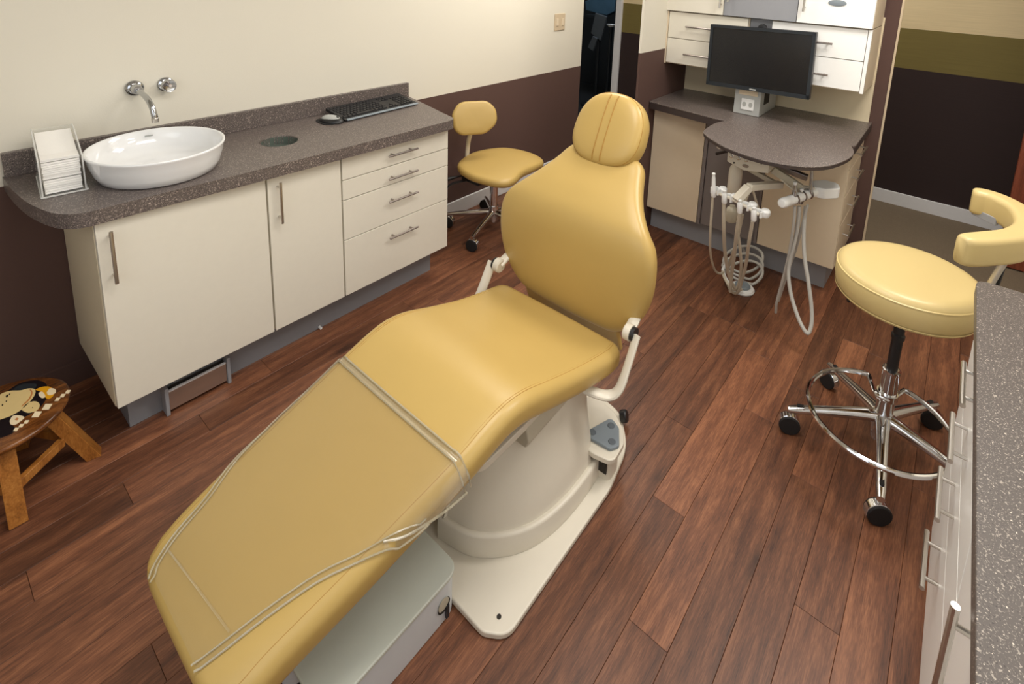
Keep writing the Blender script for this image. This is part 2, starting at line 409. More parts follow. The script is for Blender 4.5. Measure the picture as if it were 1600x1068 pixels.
def loft(bm, rings, caps=True, closed=True):
    V = [[bm.verts.new(p) for p in r] for r in rings]; n = len(V[0])
    for a, b in zip(V, V[1:]):
        for k in range(n if closed else n - 1): bm.faces.new((a[k], a[(k + 1) % n], b[(k + 1) % n], b[k]))
    if caps: bm.faces.new(V[0][::-1]); bm.faces.new(V[-1])
    return bm

def cushion(bm, path, thick, er=.03, endr=(.03, .03), crown=0.0, nseg=28):
    """upholstered pad lofted along a path of (x, z, y_left, y_right) in the XZ plane; the front face is the path itself"""
    path = smooth_path(path, 6)
    S_ = [0]
    for a, b in zip(path, path[1:]): S_.append(S_[-1] + math.hypot(b[0] - a[0], b[1] - a[1]))
    tot = S_[-1]
    # resample with dense stations at both ends
    st = [0, .003, .008, .015, .024] + [.034 + (tot - .068) * i / 40 for i in range(41)] + [tot - .024, tot - .015, tot - .008, tot - .003, tot]
    def at(s):
        for i in range(len(S_) - 1):
            if s <= S_[i + 1] + 1e-9:
                t = (s - S_[i]) / max(1e-9, S_[i + 1] - S_[i]); return [a + (b - a) * t for a, b in zip(path[i], path[i + 1])]
        return path[-1]
    rings = []
    for s in st:
        x, z, yl, yr = at(s); q0 = at(max(0, s - .012)); q1 = at(min(tot, s + .012))
        T = Vector((q1[0] - q0[0], 0, q1[1] - q0[1])).normalized(); Nn = Vector((-T.z, 0, T.x))
        e = 0.0
        if s < endr[0]: e = 1 - math.sqrt(max(0, 1 - ((endr[0] - s) / endr[0]) ** 2))
        if tot - s < endr[1]: e = 1 - math.sqrt(max(0, 1 - ((endr[1] - (tot - s)) / endr[1]) ** 2))
        h = thick * .5 * (1 - e * .85); yc = (yl + yr) / 2; hw = abs(yl - yr) / 2 - e * er * .8
        ring = []; mid = Vector((x, yc, z)) - Nn * thick * .5
        r = min(er, h * .98)
        # rounded rectangle section, with a crown on the front face
        secs = []
        for cx_, cz_, a0 in ((hw - r, h - r, 0), (-hw + r, h - r, 90), (-hw + r, -h + r, 180), (hw - r, -h + r, 270)):
            for k in range(6):
                a = R(a0 + 90 * k / 5); secs.append((cx_ + math.cos(a) * r, cz_ + math.sin(a) * r))
            if a0 == 0:
                for k in range(1, 12): secs.append((hw - r - (2 * hw - 2 * r) * k / 12, h))
        for yy, zz in secs:
            c = crown * (1 - (yy / hw) ** 2) * (1 - e) if zz > h - 1e-6 else 0
            ring.append(mid + Vector((0, yy, 0)) + Nn * (zz + c))
        rings.append(ring)
    return loft(bm, rings)

def bar_handle(name, c, axis, out, length, parent, r=.0055, stand=.028, mat='steel', inset=.022, label='brushed steel bar handle'):
    """a bar on two posts; c is the middle of the bar's line on the panel's surface"""
    c = Vector(c); ax = Vector(axis); o_ = Vector(out); bm = NB()
    tube(bm, [c + o_ * stand - ax * length / 2, c + o_ * stand + ax * length / 2], r, 10)
    for s in (-1, 1):
        q = c + ax * s * (length / 2 - inset); tube(bm, [q, q + o_ * stand], r * .75, 8)
    return obj(name, bm, mat, parent)

# ================================================================== THE SETTING
WOOD_X1 = 3.60
flo = struct('floor', Box(-.85, WOOD_X1, -3.30, 0.0, -.05, -.012), 'sub')
# planks: rows along X, 0.11 wide; the butt joints that show in the photograph are where it has them
row_w = .11; y_ref = -1.946
known = {0: [.84 + 1.2], }
butts = {}
def rowof(y): return math.floor((y_ref - y) / row_w + 1e-6)
for x, y in ((1.384, -2.0), (1.04, -2.11), (1.361, -2.44), (2.188, -2.22), (1.704, -1.91), (1.766, -2.33), (.57, -.58), (.84, -.50), (.318, -.69), (.079, -.8), (.239, -1.24), (2.405, -1.65), (2.637, -2.43), (2.426, -1.86), (.9, -2.6)):
    butts.setdefault(rowof(y), []).append(x)
rng = random.Random(3)
plank_cache = {}
r0 = rowof(-.03); r1 = rowof(-3.27)
for r_ in range(r0, r1 + 1):
    ya = y_ref - row_w * r_; yb = ya - row_w
    ya, yb = min(ya, 0), max(yb, -3.30)
    b0 = butts.get(r_, [rng.uniform(0, 1.2)])
    js = sorted(b0)
    while js[0] > -.85: js.insert(0, js[0] - rng.choice((1.28, 1.28, 1.1)))
    while js[-1] < WOOD_X1: js.append(js[-1] + rng.choice((1.28, 1.28, 1.28, .9)))
    for a, b in zip(js, js[1:]):
        a = max(a, -.85); b = min(b, WOOD_X1)
        if b - a < .02: continue
        g = .0004; L_ = b - a - 2 * g; W_ = ya - yb - 2 * g
        key = (round(L_, 4), round(W_, 4))
        if key not in plank_cache:
            bm = NB(); c = .0007
            lo = [(-L_ / 2, -W_ / 2), (L_ / 2, -W_ / 2), (L_ / 2, W_ / 2), (-L_ / 2, W_ / 2)]
            hi = [(-L_ / 2 + c, -W_ / 2 + c), (L_ / 2 - c, -W_ / 2 + c), (L_ / 2 - c, W_ / 2 - c), (-L_ / 2 + c, W_ / 2 - c)]
            loft(bm, [[(x, y, -.012) for x, y in lo], [(x, y, -c) for x, y in lo], [(x, y, 0) for x, y in hi]])
            bmesh.ops.recalc_face_normals(bm, faces=bm.faces)
            me = bpy.data.meshes.new('plank'); bm.to_mesh(me); bm.free(); me.materials.append(M['floor_wood']); plank_cache[key] = me
        o = bpy.data.objects.new('plank', plank_cache[key]); COL.objects.link(o); o.parent = flo
        o.location = ((a + b) / 2, (ya + yb) / 2, 0)
struct('floor_carpet', Box(WOOD_X1, 6.4, -3.9, 1.9, -.05, .002), 'carpet')
struct('floor_threshold', slab(NB(), [(WOOD_X1 - .02, -3.3), (WOOD_X1 + .02, -3.3), (WOOD_X1 + .02, 0), (WOOD_X1 - .02, 0)], -.01, .004), 'steel_dark')

XE = 3.67                                        # where the left wall ends at the passage
struct('wall_left', Box(-.85, XE, 0, .12, -.05, 2.56), 'wall_left')
struct('baseboard_left', Box(1.84, XE + .012, -.014, 0, 0, .10), 'trim', bevel=.004)
bm = Box(-.85, .40, -.012, 0, 0, .09); struct('baseboard_left_near', bm, 'wall_brown')
# short return wall on the left of the cabinet niche, wall behind the niche and its painted end
struct('wall_niche', Box(2.75, 3.42, -1.05, -1.035, 0, 2.56), 'wall_stub')
struct('wall_back', Box(3.42, 3.50, -2.225, -1.035, 0, 2.56), 'wall_brown')
struct('trim_1', Box(3.414, 3.424, -2.232, -2.222, 0, 2.56), 'bead')
# corridor beyond
XC = 4.65
struct('wall_corridor', Box(XC, XC + .1, -3.9, .26, 0, 2.56), 'wall_corridor')
struct('baseboard_corridor', Box(XC - .015, XC, -3.9, .20, 0, .10), 'trim', bevel=.004)
struct('wall_corridor_end', Box(XE, 6.4, 1.9, 2.0, -.05, 2.56), 'wall_cream')
struct('wall_passage', Box(XE - .12, XE, .12, 1.9, -.05, 2.56), 'wall_cream')
struct('wall_corridor_far', Box(3.0, XC + .1, -4.0, -3.9, -.05, 2.56), 'wall_cream')
# open doorway to the dark room: white jamb, dark leaf behind
struct('door_1', Box(XC - .03, XC + .12, .20, .265, 0, 2.1), 'trim', bevel=.004)
struct('trim_2', Box(XC - .03, XC + .12, 1.10, 1.165, 0, 2.1), 'trim', bevel=.004)
struct('trim_3', Box(XC - .03, XC + .12, .20, 1.165, 2.1, 2.165), 'trim', bevel=.004)
struct('wall_corridor_left', Box(XC, XC + .1, 1.165, 1.9, 0, 2.56), 'wall_corridor')
struct('wall_corridor_top', Box(XC, XC + .1, .26, 1.165, 2.165, 2.56), 'wall_cream')
struct('wall_dark_room', Box(6.3, 6.4, -.6, 1.9, 0, 2.56), 'dark_room')
struct('wall_dark_room_side', Box(XC + .1, 6.4, -.6, -.5, 0, 2.56), 'dark_room')
struct('floor_dark_room', Box(XC + .1, 6.3, -.5, 1.9, 0.002, .008), 'dark_room')
struct('ceiling_dark_room', Box(XC + .1, 6.3, -.5, 1.9, 2.45, 2.5), 'dark_room')
# rest of the room shell, with windows behind the camera
struct('wall_near_1', Box(-.95, -.85, -3.30, -2.55, -.05, 2.56), 'wall_cream')
struct('wall_near_2', Box(-.95, -.85, -.85, 0.12, -.05, 2.56), 'wall_left')
struct('wall_near_3', Box(-.95, -.85, -2.55, -.85, -.05, .95), 'wall_cream')
struct('wall_near_4', Box(-.95, -.85, -2.55, -.85, 2.3, 2.56), 'wall_cream')
struct('wall_right', Box(-.95, 3.0, -3.42, -3.30, -.05, 2.56), 'wall_cream')
struct('wall_right_return', Box(2.9, 3.0, -3.9, -3.42, -.05, 2.56), 'wall_cream')
struct('ceiling', Box(-.95, 6.4, -4.0, 2.0, 2.56, 2.6), 'ceiling')
# window behind the camera
wf = NB()
for a in ((-2.55, -2.50, .95, 2.3), (-.90, -.85, .95, 2.3), (-2.5, -.9, .95, 1.0), (-2.5, -.9, 2.25, 2.3), (-1.72, -1.68, 1.0, 2.25)):
    box(wf, -.93, -.87, *a)
struct('window_1', wf, 'trim')

# wooden door standing open at the right edge
dr = struct('door_2', Box(4.05, 4.09, -3.60, -2.865, .01, 2.05), 'door_wood', bevel=.002)
obj('door_handle', tube(NB(), [(4.05, -2.93, 1.0), (4.0, -2.93, 1.0), (4.0, -3.03, 1.0)], .009), 'steel', dr)

# ================================================================== LEFT COUNTER RUN
ZC = .88
FY = -.492                                        # face of doors
def body(name, x0, x1, parent, ybk=-.005, yfr=FY + .02, z0=.16, z1=.825, mat='cab_side'):
    return obj(name, Box(x0, x1, yfr, ybk, z0, z1), mat, parent, bevel=.0015)
def front(name, x0, x1, z0, z1, parent, y=FY, t=.018, mat='cab', g=.002):
    return obj(name, Box(x0 + g, x1 - g, y, y + t, z0 + g, z1 - g), mat, parent, bevel=.0015)
cabA = thing('base_cabinet', 'wide cream base cabinet with one large door under the white sink', 'cabinet', (.61, -.25, .16))
body('cabinet_body', .352, .8675, cabA)
d = front('door', .352, .868, .16, .825, cabA)
bar_handle('handle', (.386, FY, .71), (0, 0, 1), (0, -1, 0), .178, d)
cabB = thing('base_cabinet', 'narrow cream base cabinet door between the sink cabinet and the drawers', 'cabinet', (1.02, -.25, .16))
body('cabinet_body', .8685, 1.1795, cabB)
d = front('door', .871, 1.180, .16, .825, cabB)
bar_handle('handle', (.910, FY, .715), (0, 0, 1), (0, -1, 0), .17, d)
cabC = thing('drawer_cabinet', 'cream four-drawer cabinet at the far end of the left counter', 'cabinet', (1.48, -.25, .16))
body('cabinet_body', 1.1805, 1.783, cabC)
for z0, z1, zh in ((.715, .825, .775), (.622, .715, .663), (.433, .622, .550), (.16, .433, .366)):
    d = front('drawer', 1.183, 1.783, z0, z1, cabC)
    bar_handle('handle', (1.485, FY, zh), (1, 0, 0), (0, -1, 0), .165, d, mat='steel_dark', r=.005, inset=.03)
kick = thing('toe_kick', 'grey toe kick plinth under the left cabinets with a vent', 'plinth', (1.08, -.2, 0))
obj('plinth_board', Box(.396, 1.74, -.40, -.384 + .0, 0, .158), 'kick', kick)
obj('plinth_side', Box(.396, .412, -.384, -.012, 0, .158), 'kick', kick)
obj('plinth_side', Box(1.724, 1.74, -.384, -.012, 0, .158), 'kick', kick)
obj('vent_frame', box(box(box(NB(), .494, .506, -.447, -.401, .0, .112), .700, .712, -.447, -.401, 0, .112), .506, .700, -.412, -.401, .100, .125), 'grey_lam', kick, bevel=.002)
obj('vent_panel', Box(.507, .699, -.440, -.434, .014, .090), 'steel', kick, bevel=.001)
obj('vent_edge', Box(.507, .699, -.442, -.432, .0905, .0945), 'trim', kick)
obj('vent_slot', Box(.507, .699, -.430, -.403, .06, .088), 'steel_dark', kick)
obj('plinth_clip', tube(NB(), [(1.10, -.402, .008), (1.10, -.418, .008)], .006, 8), 'white_pl', kick)

# worktop with a round waste hole
def worktop_mesh(outline, holes, z0, z1):
    cu = bpy.data.curves.new('tmp', 'CURVE'); cu.dimensions = '2D'; cu.fill_mode = 'BOTH'; cu.extrude = (z1 - z0) / 2
    for pts in [outline] + holes:
        sp = cu.splines.new('POLY'); sp.points.add(len(pts) - 1); sp.use_cyclic_u = True
        for p, q in zip(sp.points, pts): p.co = (q[0], q[1], 0, 1)
    o = bpy.data.objects.new('tmp', cu); COL.objects.link(o); dg = bpy.context.evaluated_depsgraph_get(); dg.update()
    me = bpy.data.meshes.new_from_object(o.evaluated_get(dg)); bpy.data.objects.remove(o); bpy.data.curves.remove(cu)
    bm = NB(); bm.from_mesh(me); bpy.data.meshes.remove(me)
    bmesh.ops.remove_doubles(bm, verts=bm.verts, dist=1e-5)
    bmesh.ops.translate(bm, verts=bm.verts, vec=(0, 0, (z0 + z1) / 2))
    return bm
HC = (1.028, -.273); HR = .078
hole = [(HC[0] + math.cos(2 * PI * k / 40) * HR, HC[1] + math.sin(2 * PI * k / 40) * HR) for k in range(40)]
outl = [tuple(p) for p in smooth_path([(.218, -.002), (.220, -.10), (.225, -.20), (.238, -.32), (.262, -.425), (.290, -.483), (.336, -.513), (.41, -.515), (.60, -.520), (.82, -.530), (1.2, -.536), (1.5, -.539), (1.74, -.540)], 5)] + [(1.765, -.538), (1.785, -.528), (1.798, -.51), (1.82, -.40), (1.865, -.20), (1.905, -.002)]
wt = thing('worktop', 'long grey speckled worktop with round waste hole and backsplash on the left cabinets', 'worktop', (1.05, -.27, .83))
obj('counter_slab', worktop_mesh(outl, [hole], .832, ZC), 'counter', wt, smooth=False, bevel=.003)
obj('backsplash', Box(.222, 1.895, -.022, -.0015, ZC, .966), 'counter', wt, bevel=.002)
obj('hole_rim', lathe(NB(), [(HR - .0005, -.047), (HR - .0005, -.001), (HR - .005, .0008), (HR - .006, -.002), (HR - .006, -.047)], (HC[0], HC[1], ZC), n=48, closed_top=False), 'counter', wt)
obj('chute', lathe(NB(), [(HR - .006, -.002), (HR - .006, -.035), (0, -.036)], (HC[0], HC[1], ZC - .001), n=40, closed_top=False), 'teal_glass', wt, label='grey green liner visible in the waste hole')

# sink bowl (oval vessel)
sk = thing('sink', 'white oval vessel sink on the grey speckled worktop under the wall tap', 'sink', (.575, -.29, ZC))
bx = Vector((.99, -.12, 0)).normalized()
prof = [(.0, 0), (.168, 0), (.180, .006), (.192, .030), (.202, .065), (.208, .091), (.2105, .096), (.2095, .1005), (.2055, .1015), (.200, .098), (.193, .074), (.178, .040), (.142, .020), (.08, .012), (.022, .010), (.0, .010)]
obj('bowl', lathe(NB(), prof, (.590, -.295, ZC), n=64, sx=.985, sy=1.02, xdir=bx), 'white_gloss', sk, sharp=80)
obj('drain', lathe(NB(), [(0, .0145), (.017, .0145), (.022, .012), (.022, .0095)], (.590, -.295, ZC), n=24), 'chrome', sk)
obj('overflow_slot', obox(NB(), (.615, -.103, ZC + .080), bx, (0, .93, .36), (0, -.36, .93), .026, .003, .006), 'grey_pl', sk, bevel=.001)

# wall tap and knob
tp = thing('wall_faucet', 'chrome wall mounted spout above the white sink', 'tap', (.609, 0, 1.132))
obj('wall_flange', lathe(NB(), [(0, 0), (.030, 0), (.031, .010), (.027, .016), (.019, .020), (.018, .045), (.015, .050), (0, .051)], (.609, -.001, 1.132), (0, -1, 0)), 'chrome_dk', tp)
obj('spout', tube(NB(), smooth_path([(.609, -.045, 1.130), (.611, -.09, 1.126), (.614, -.135, 1.112), (.617, -.165, 1.090), (.619, -.178, 1.062), (.620, -.180, 1.046)], 6), [.0095 + .0012 * i / 30 for i in range(31)], 14), 'chrome_dk', tp)
obj('aerator', lathe(NB(), [(0, 0), (.0115, 0), (.0120, .016), (.010, .019), (0, .019)], (.620, -.180, 1.030)), 'steel', tp)
kn = thing('faucet_knob', 'round chrome wall valve knob right of the spout', 'tap', (.713, 0, 1.132))
obj('wall_flange', lathe(NB(), [(0, 0), (.028, 0), (.029, .010), (.024, .015), (.016, .018), (.016, .028), (0, .028)], (.713, -.001, 1.132), (0, -1, 0)), 'chrome_dk', kn)
bm = lathe(NB(), [(0, .028), (.019, .028), (.025, .033), (.026, .045), (.023, .052), (.019, .050), (0, .048)], (.713, -.001, 1.132), (0, -1, 0))
obj('knob', bm, 'chrome_dk', kn)
obj('lever_pin', tube(NB(), [(.713, -.05, 1.132), (.713, -.062, 1.135)], .0055, 10), 'steel_dark', kn)

# acrylic paper-towel holder + three bundles
th = thing('towel_holder', 'clear acrylic paper towel holder left of the white sink', 'dispenser', (.335, -.18, ZC))
hx = Vector((.99, -.10, 0)).normalized(); hy = Vector((.10, .99, 0)).normalized(); hz = Vector((0, 0, 1))
hc = Vector((.338, -.182, ZC))
W2, D2 = .051, .125
def hp(a, b, c): return hc + hx * a + hy * b + hz * c
def plate(bm, pts, t, nrm):
    nrm = Vector(nrm) * t
    a = [bm.verts.new(p) for p in pts]; b = [bm.verts.new(Vector(p) + nrm) for p in pts]; n = len(pts)
    bm.faces.new(a[::-1]); bm.faces.new(b)
    for i in range(n): bm.faces.new((a[i], a[(i + 1) % n], b[(i + 1) % n], b[i]))
    return bm
for s in (-1, 1):
    obj('side_panel', plate(NB(), [hp(s * W2, -D2, .001), hp(s * W2, D2 - .01, .001), hp(s * W2, D2 - .01, .165), hp(s * W2, D2 - .07, .168), hp(s * W2, -D2 + .03, .128), hp(s * W2, -D2, .118)], .003, hx * s), 'acrylic', th)
    e = [hp(s * (W2 + .0015), -D2, .002), hp(s * (W2 + .0015), -D2, .118), hp(s * (W2 + .0015), -D2 + .03, .128), hp(s * (W2 + .0015), D2 - .07, .168), hp(s * (W2 + .0015), D2 - .01, .166)]
    obj('panel_edge', tube(NB(), e, .0022, 6), 'acrylic_edge', th)
    obj('foot_edge', tube(NB(), [hp(s * (W2 + .005), -D2 - .01, .003), hp(s * (W2 + .005), D2 - .03, .003)], .0025, 6), 'acrylic_edge', th)
obj('back_panel', plate(NB(), [hp(-W2, D2 - .012, .001), hp(W2, D2 - .012, .001), hp(W2, D2 - .012, .166), hp(-W2, D2 - .012, .166)], .003, hy), 'acrylic', th)
obj('base_panel', plate(NB(), [hp(-W2 - .006, -D2 - .012, .0005), hp(W2 + .006, -D2 - .012, .0005), hp(W2 + .006, D2, .0005), hp(-W2 - .006, D2, .0005)], .003, hz), 'acrylic', th)
obj('front_edge', tube(NB(), [hp(-W2 - .006, -D2 - .011, .003), hp(W2 + .006, -D2 - .011, .003)], .0025, 6), 'acrylic_edge', th)
def towels(z0, h, n, label, nm, dz=.0):
    t = thing(nm, label, 'paper towels', hp(0, 0, z0), 'folded paper towels in the acrylic holder')
    for i in range(n):
        a = z0 + h * i / n; b = z0 + h * (i + .86) / n
        w_ = .046 + random.uniform(-.0015, .0015); d0 = -.112 + random.uniform(-.003, .003); d1 = .098 + random.uniform(-.004, .004)
        bm = NB(); rings = []
        for k in range(9):
            q = d0 + (d1 - d0) * k / 8; lift = dz * max(0, (k - 2) / 6) ** 1.2
            rings.append([hp(-w_, q, a + lift), hp(w_, q, a + lift), hp(w_, q, b + lift), hp(-w_, q, b + lift)])
        loft(bm, rings)
        obj('folded_sheet', bm, 'paper', t, smooth=False)
    return t
towels(.005, .045, 6, 'lowest bundle of folded white paper towels in acrylic holder', 'towel_bundle', .0)
towels(.053, .055, 8, 'middle bundle of folded white paper towels in acrylic holder', 'towel_bundle', .018)
towels(.110, .010, 2, 'loose top sheets of white paper towels curling up at the back', 'towel_bundle', .036)

# mouse + mouse pad, keyboard
mp_ = obj('mouse_pad', slab(NB(), rounded([(1.275, -.215), (1.375, -.215), (1.375, -.085), (1.275, -.085)], .045), ZC + .0006, ZC + .003), 'black_soft', origin=(1.33, -.13, ZC)); tag(mp_, 'small black pad under the grey mouse', 'mouse pad')
ms = thing('computer_mouse', 'silver and black computer mouse left of the keyboard', 'mouse', (1.325, -.16, ZC))
def blob(c, sx, sy, sz, ax=(1, 0, 0)):
    a = Vector(ax).normalized(); b = Vector((-a.y, a.x, 0)); bm = NB(); rings = []
    for i in range(9):
        t = R(90 * i / 8); rr = math.cos(t) ** .8 if i < 8 else .001; z = math.sin(t)
        rings.append([Vector(c) + a * math.cos(2 * PI * k / 24) * sx * rr + b * math.sin(2 * PI * k / 24) * sy * rr + Vector((0, 0, z * sz)) for k in range(24)])
    return loft(bm, rings)
mdir = (.35, -.93, 0)
obj('mouse_base', blob((1.330, -.168, ZC + .0035), .062, .040, .024, mdir), 'black', ms)
obj('mouse_shell', blob((1.328, -.164, ZC + .010), .053, .032, .024, mdir), 'grey_pl', ms, label='silver grey mouse shell')
obj('scroll_wheel', lathe(NB(), [(0, -.003), (.007, -.003), (.007, .003), (0, .003)], (1.341, -.198, ZC + .026), (.93, .35, 0), 14), 'black', ms)
kb = thing('keyboard', 'black computer keyboard at the right end of the left worktop', 'keyboard', (1.62, -.13, ZC))
K0 = Vector((1.372, -.215, ZC + .006)); kx = Vector((.997, .055, 0)).normalized(); ky = Vector((-.055, .997, 0)); kup = (ky + Vector((0, 0, .14))).normalized()
KW, KD = .455, .165
kn_ = kx.cross(kup)
def kp(a, b, c=0): return K0 + kx * a + kup * b + kn_ * c
bm = NB(); loft(bm, [[kp(0, 0, -.004), kp(KW, 0, -.004), kp(KW, KD, -.006), kp(0, KD, -.006)], [kp(0, 0, .006), kp(KW, 0, .006), kp(KW, KD, .010), kp(0, KD, .010)]])
obj('case', bm, 'black', kb, bevel=.002)
obj('front_lip', plate(NB(), [kp(.01, -.006, .001), kp(KW, -.006, .001), kp(KW, .004, .005), kp(.01, .004, .005)], .002, kn_), 'pad_grey', kb, label='grey front lip of the keyboard')
rows = [(.022, [(.012, .028, 3), (.100, .110, 1), (.214, .0195, 4), (.304, .0195, 3), (.374, .0195, 3)])]
key_me = {}
def key(a, b, w_, d_):
    k = (round(w_, 4), round(d_, 4))
    if k not in key_me:
        bm = NB(); c = .0022
        loft(bm, [[kx * (s * w_ / 2) + kup * (t * d_ / 2) for s, t in ((-1, -1), (1, -1), (1, 1), (-1, 1))], [kx * (s * (w_ / 2 - c)) + kup * (t * (d_ / 2 - c)) + kn_ * .005 for s, t in ((-1, -1), (1, -1), (1, 1), (-1, 1))]])
        bmesh.ops.recalc_face_normals(bm, faces=bm.faces)
        me = bpy.data.meshes.new('key'); bm.to_mesh(me); bm.free(); me.materials.append(M['black']); key_me[k] = me
    o = bpy.data.objects.new('key', key_me[k]); COL.objects.link(o); o.parent = kb; o.location = kp(a, b, .0075) - root_loc(kb)
for j in range(6):
    b = .028 + j * .0225
    if j == 0:
        for a, w_ in ((.018, .024), (.043, .020), (.067, .020), (.135, .108), (.203, .020), (.226, .020), (.252, .024)): key(a, b, w_, .0165)
    else:
        n = 13; a0 = .016 + (.004 * (5 - j) if j < 5 else 0)
        for i in range(n): key(a0 + i * .0192, b, .0165, .0165)
    if j in (0, 4, 5) or j == 1:
        for i in range(3):
            if j == 1 and i != 1: continue
            key(.292 + i * .0195, b, .0165, .0165)
    if j < 5:
        for i in range(4): key(.367 + i * .0195, b, .0165, .0165)

# wall plate near the passage
sw = thing('light_switch', 'cream double switch plate on the wall near the passage', 'switch', (3.345, 0, 1.235))
obj('switch_plate', Box(3.278, 3.412, -.007, -.001, 1.168, 1.300), 'bead', sw, bevel=.003)
for x in (3.31, 3.38): obj('toggle', box(NB(), x - .012, x + .012, -.012, -.006, 1.205, 1.262), 'cab_lam', sw, bevel=.002)

# ================================================================== BACK UNIT
XF = 2.98
def xfront(name, y0, y1, z0, z1, parent, mat='cab_lam', x=XF, t=.018, g=.002):
    return obj(name, Box(x, x + t, y0 + g, y1 - g, z0 + g, z1 - g), mat, parent, bevel=.0015)
b1 = thing('base_cabinet', 'fawn base cabinet left of the grey panel under the monitor worktop', 'cabinet', (3.2, -1.22, .16))
obj('cabinet_body', Box(XF + .019, 3.415, -1.392, -1.052, .16, .832), 'cab_lam', b1)
xfront('door', -1.392, -1.052, .16, .830, b1)
b2 = thing('base_cabinet', 'grey middle cabinet behind the bottle and hoses', 'cabinet', (3.2, -1.57, .16))
obj('cabinet_body', Box(XF + .03, 3.415, -1.748, -1.394, .16, .832), 'grey_dark', b2)
xfront('door', -1.736, -1.412, .16, .745, b2, 'grey_dark', x=XF + .010)
obj('side_post', Box(XF, XF + .029, -1.412, -1.394, .16, .830), 'grey_dark', b2)
obj('side_post', Box(XF, XF + .029, -1.752, -1.737, .16, .830), 'grey_dark', b2)
obj('bracket_box', Box(XF - .012, XF + .02, -1.475, -1.42, .75, .825), 'beige_pl', b2, bevel=.003)
b3 = thing('base_cabinet', 'fawn corner cabinet with drawers on its right side by the doorway', 'cabinet', (3.2, -1.95, .16))
obj('cabinet_body', Box(XF + .019, 3.415, -2.132, -1.754, .16, .832), 'cab_lam', b3)
xfront('front_panel', -2.152, -1.754, .16, .830, b3)
for z0, z1, zh in ((.705, .830, .77), (.562, .705, .636), (.405, .562, .483), (.16, .405, .31)):
    d = obj('drawer', Box(XF + .021, 3.41, -2.152, -2.134, z0 + .003, z1 - .003), 'cab_lam', b3, bevel=.0015)
    bar_handle('handle', (3.20, -2.152, zh), (1, 0, 0), (0, -1, 0), .19, d, stand=.03)
pk = thing('toe_kick', 'grey toe kick plinth under the back cabinets', 'plinth', (3.2, -1.6, 0))
obj('plinth_board', Box(3.056, 3.072, -2.112, -1.055, 0, .158), 'grey_lam', pk)
obj('plinth_side', Box(3.072, 3.41, -2.112, -2.096, 0, .158), 'grey_lam', pk)
wb = thing('worktop', 'grey speckled worktop below the monitor in the niche', 'worktop', (3.15, -1.6, .83))
wo = rounded([(2.897, -1.052), (3.417, -1.052), (3.440, -2.175), (2.86, -2.178), (2.80, -1.85), (2.83, -1.50)], [.01, 0, .01, .03, .25, .25], 6)
obj('counter_slab', slab(NB(), wo, .872, ZC), 'counter', wb, bevel=.002)
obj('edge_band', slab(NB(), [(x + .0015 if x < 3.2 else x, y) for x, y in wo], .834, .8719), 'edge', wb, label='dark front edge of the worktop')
bp_ = obj('back_panel', Box(3.400, 3.418, -2.158, -1.052, ZC + .001, 1.47), 'cab_back', origin=(3.41, -1.6, ZC)); tag(bp_, 'beige back panel between monitor worktop and wall cabinets', 'panel')
# wall cabinets: two drawer blocks with a grey block between, and three doors above
XU = 3.06
u1 = thing('drawer_cabinet', 'wall drawer block left of the monitor with two cream drawers', 'cabinet', (3.2, -1.28, 1.10))
obj('cabinet_body', Box(XU + .019, 3.399, -1.545, -1.045, 1.10, 1.424), 'cab_lam', u1, bevel=.0015)
for z0, z1, zh in ((1.106, 1.262, 1.173), (1.262, 1.424, 1.341)):
    d = xfront('drawer', -1.543, -1.060, z0, z1, u1, 'cab', XU)
    bar_handle('handle', (XU, -1.266, zh), (0, 1, 0), (-1, 0, 0), .165, d, mat='steel_dark', stand=.026)
obj('side_strip', Box(XU, XU + .019, -1.059, -1.045, 1.10, 1.424), 'cab_lam', u1)
um = thing('shelf_block', 'grey block behind the monitor between the drawer blocks', 'cabinet', (3.2, -1.60, 1.10))
obj('cabinet_body', Box(XU + .03, 3.399, -1.668, -1.546, 1.10, 1.424), 'grey_lam', um, bevel=.0015)
u2 = thing('drawer_cabinet', 'wall drawer block right of the monitor with two white drawers', 'cabinet', (3.2, -1.9, 1.10))
obj('cabinet_body', Box(XU + .019, 3.399, -2.150, -1.669, 1.10, 1.424), 'cab_lam', u2, bevel=.0015)
for z0, z1, zh in ((1.106, 1.262, 1.173), (1.262, 1.424, 1.337)):
    d = xfront('drawer', -2.133, -1.671, z0, z1, u2, 'cab_white', XU)
    bar_handle('handle', (XU, -1.885, zh), (0, 1, 0), (-1, 0, 0), .20, d, mat='steel_dark', stand=.026)
obj('side_strip', Box(XU, XU + .019, -2.150, -2.134, 1.10, 1.424), 'cab_white', u2)
for y0, y1, mat, lab, hy_, hz_ in ((-1.400, -1.045, 'cab', 'cream wall cabinet door above the left drawers', -1.385, 1.49), (-1.796, -1.401, 'grey_lam', 'grey wall cabinet door above the monitor', -1.43, 1.53), (-2.150, -1.797, 'cab_white', 'white wall cabinet door above the right drawers', -1.83, 1.51)):
    u = thing('wall_cabinet', lab, 'cabinet', (3.2, (y0 + y1) / 2, 1.43))
    obj('cabinet_body', Box(XU + .0, 3.399, y0, y1, 1.430, 2.10), 'cab_lam', u)
    d = obj('door', Box(XU - .02, XU - .001, y0 + .001, y1 - .001, 1.430, 2.10), mat, u, bevel=.0015)
    bar_handle('handle', (XU - .02, hy_, hz_ + .06), (0, 0, 1), (-1, 0, 0), .16, d, mat='steel', stand=.026)
    if mat == 'cab_white': obj('oval_pull', lathe(NB(), [(0, 0), (.042, 0), (.042, .003), (.036, .004), (0, .004)], (XU - .02, -1.98, 1.545), (-1, 0, 0), 32, 1, .38, (0, 1, 0)), 'pad_grey', d, label='grey oval slot in the white door')

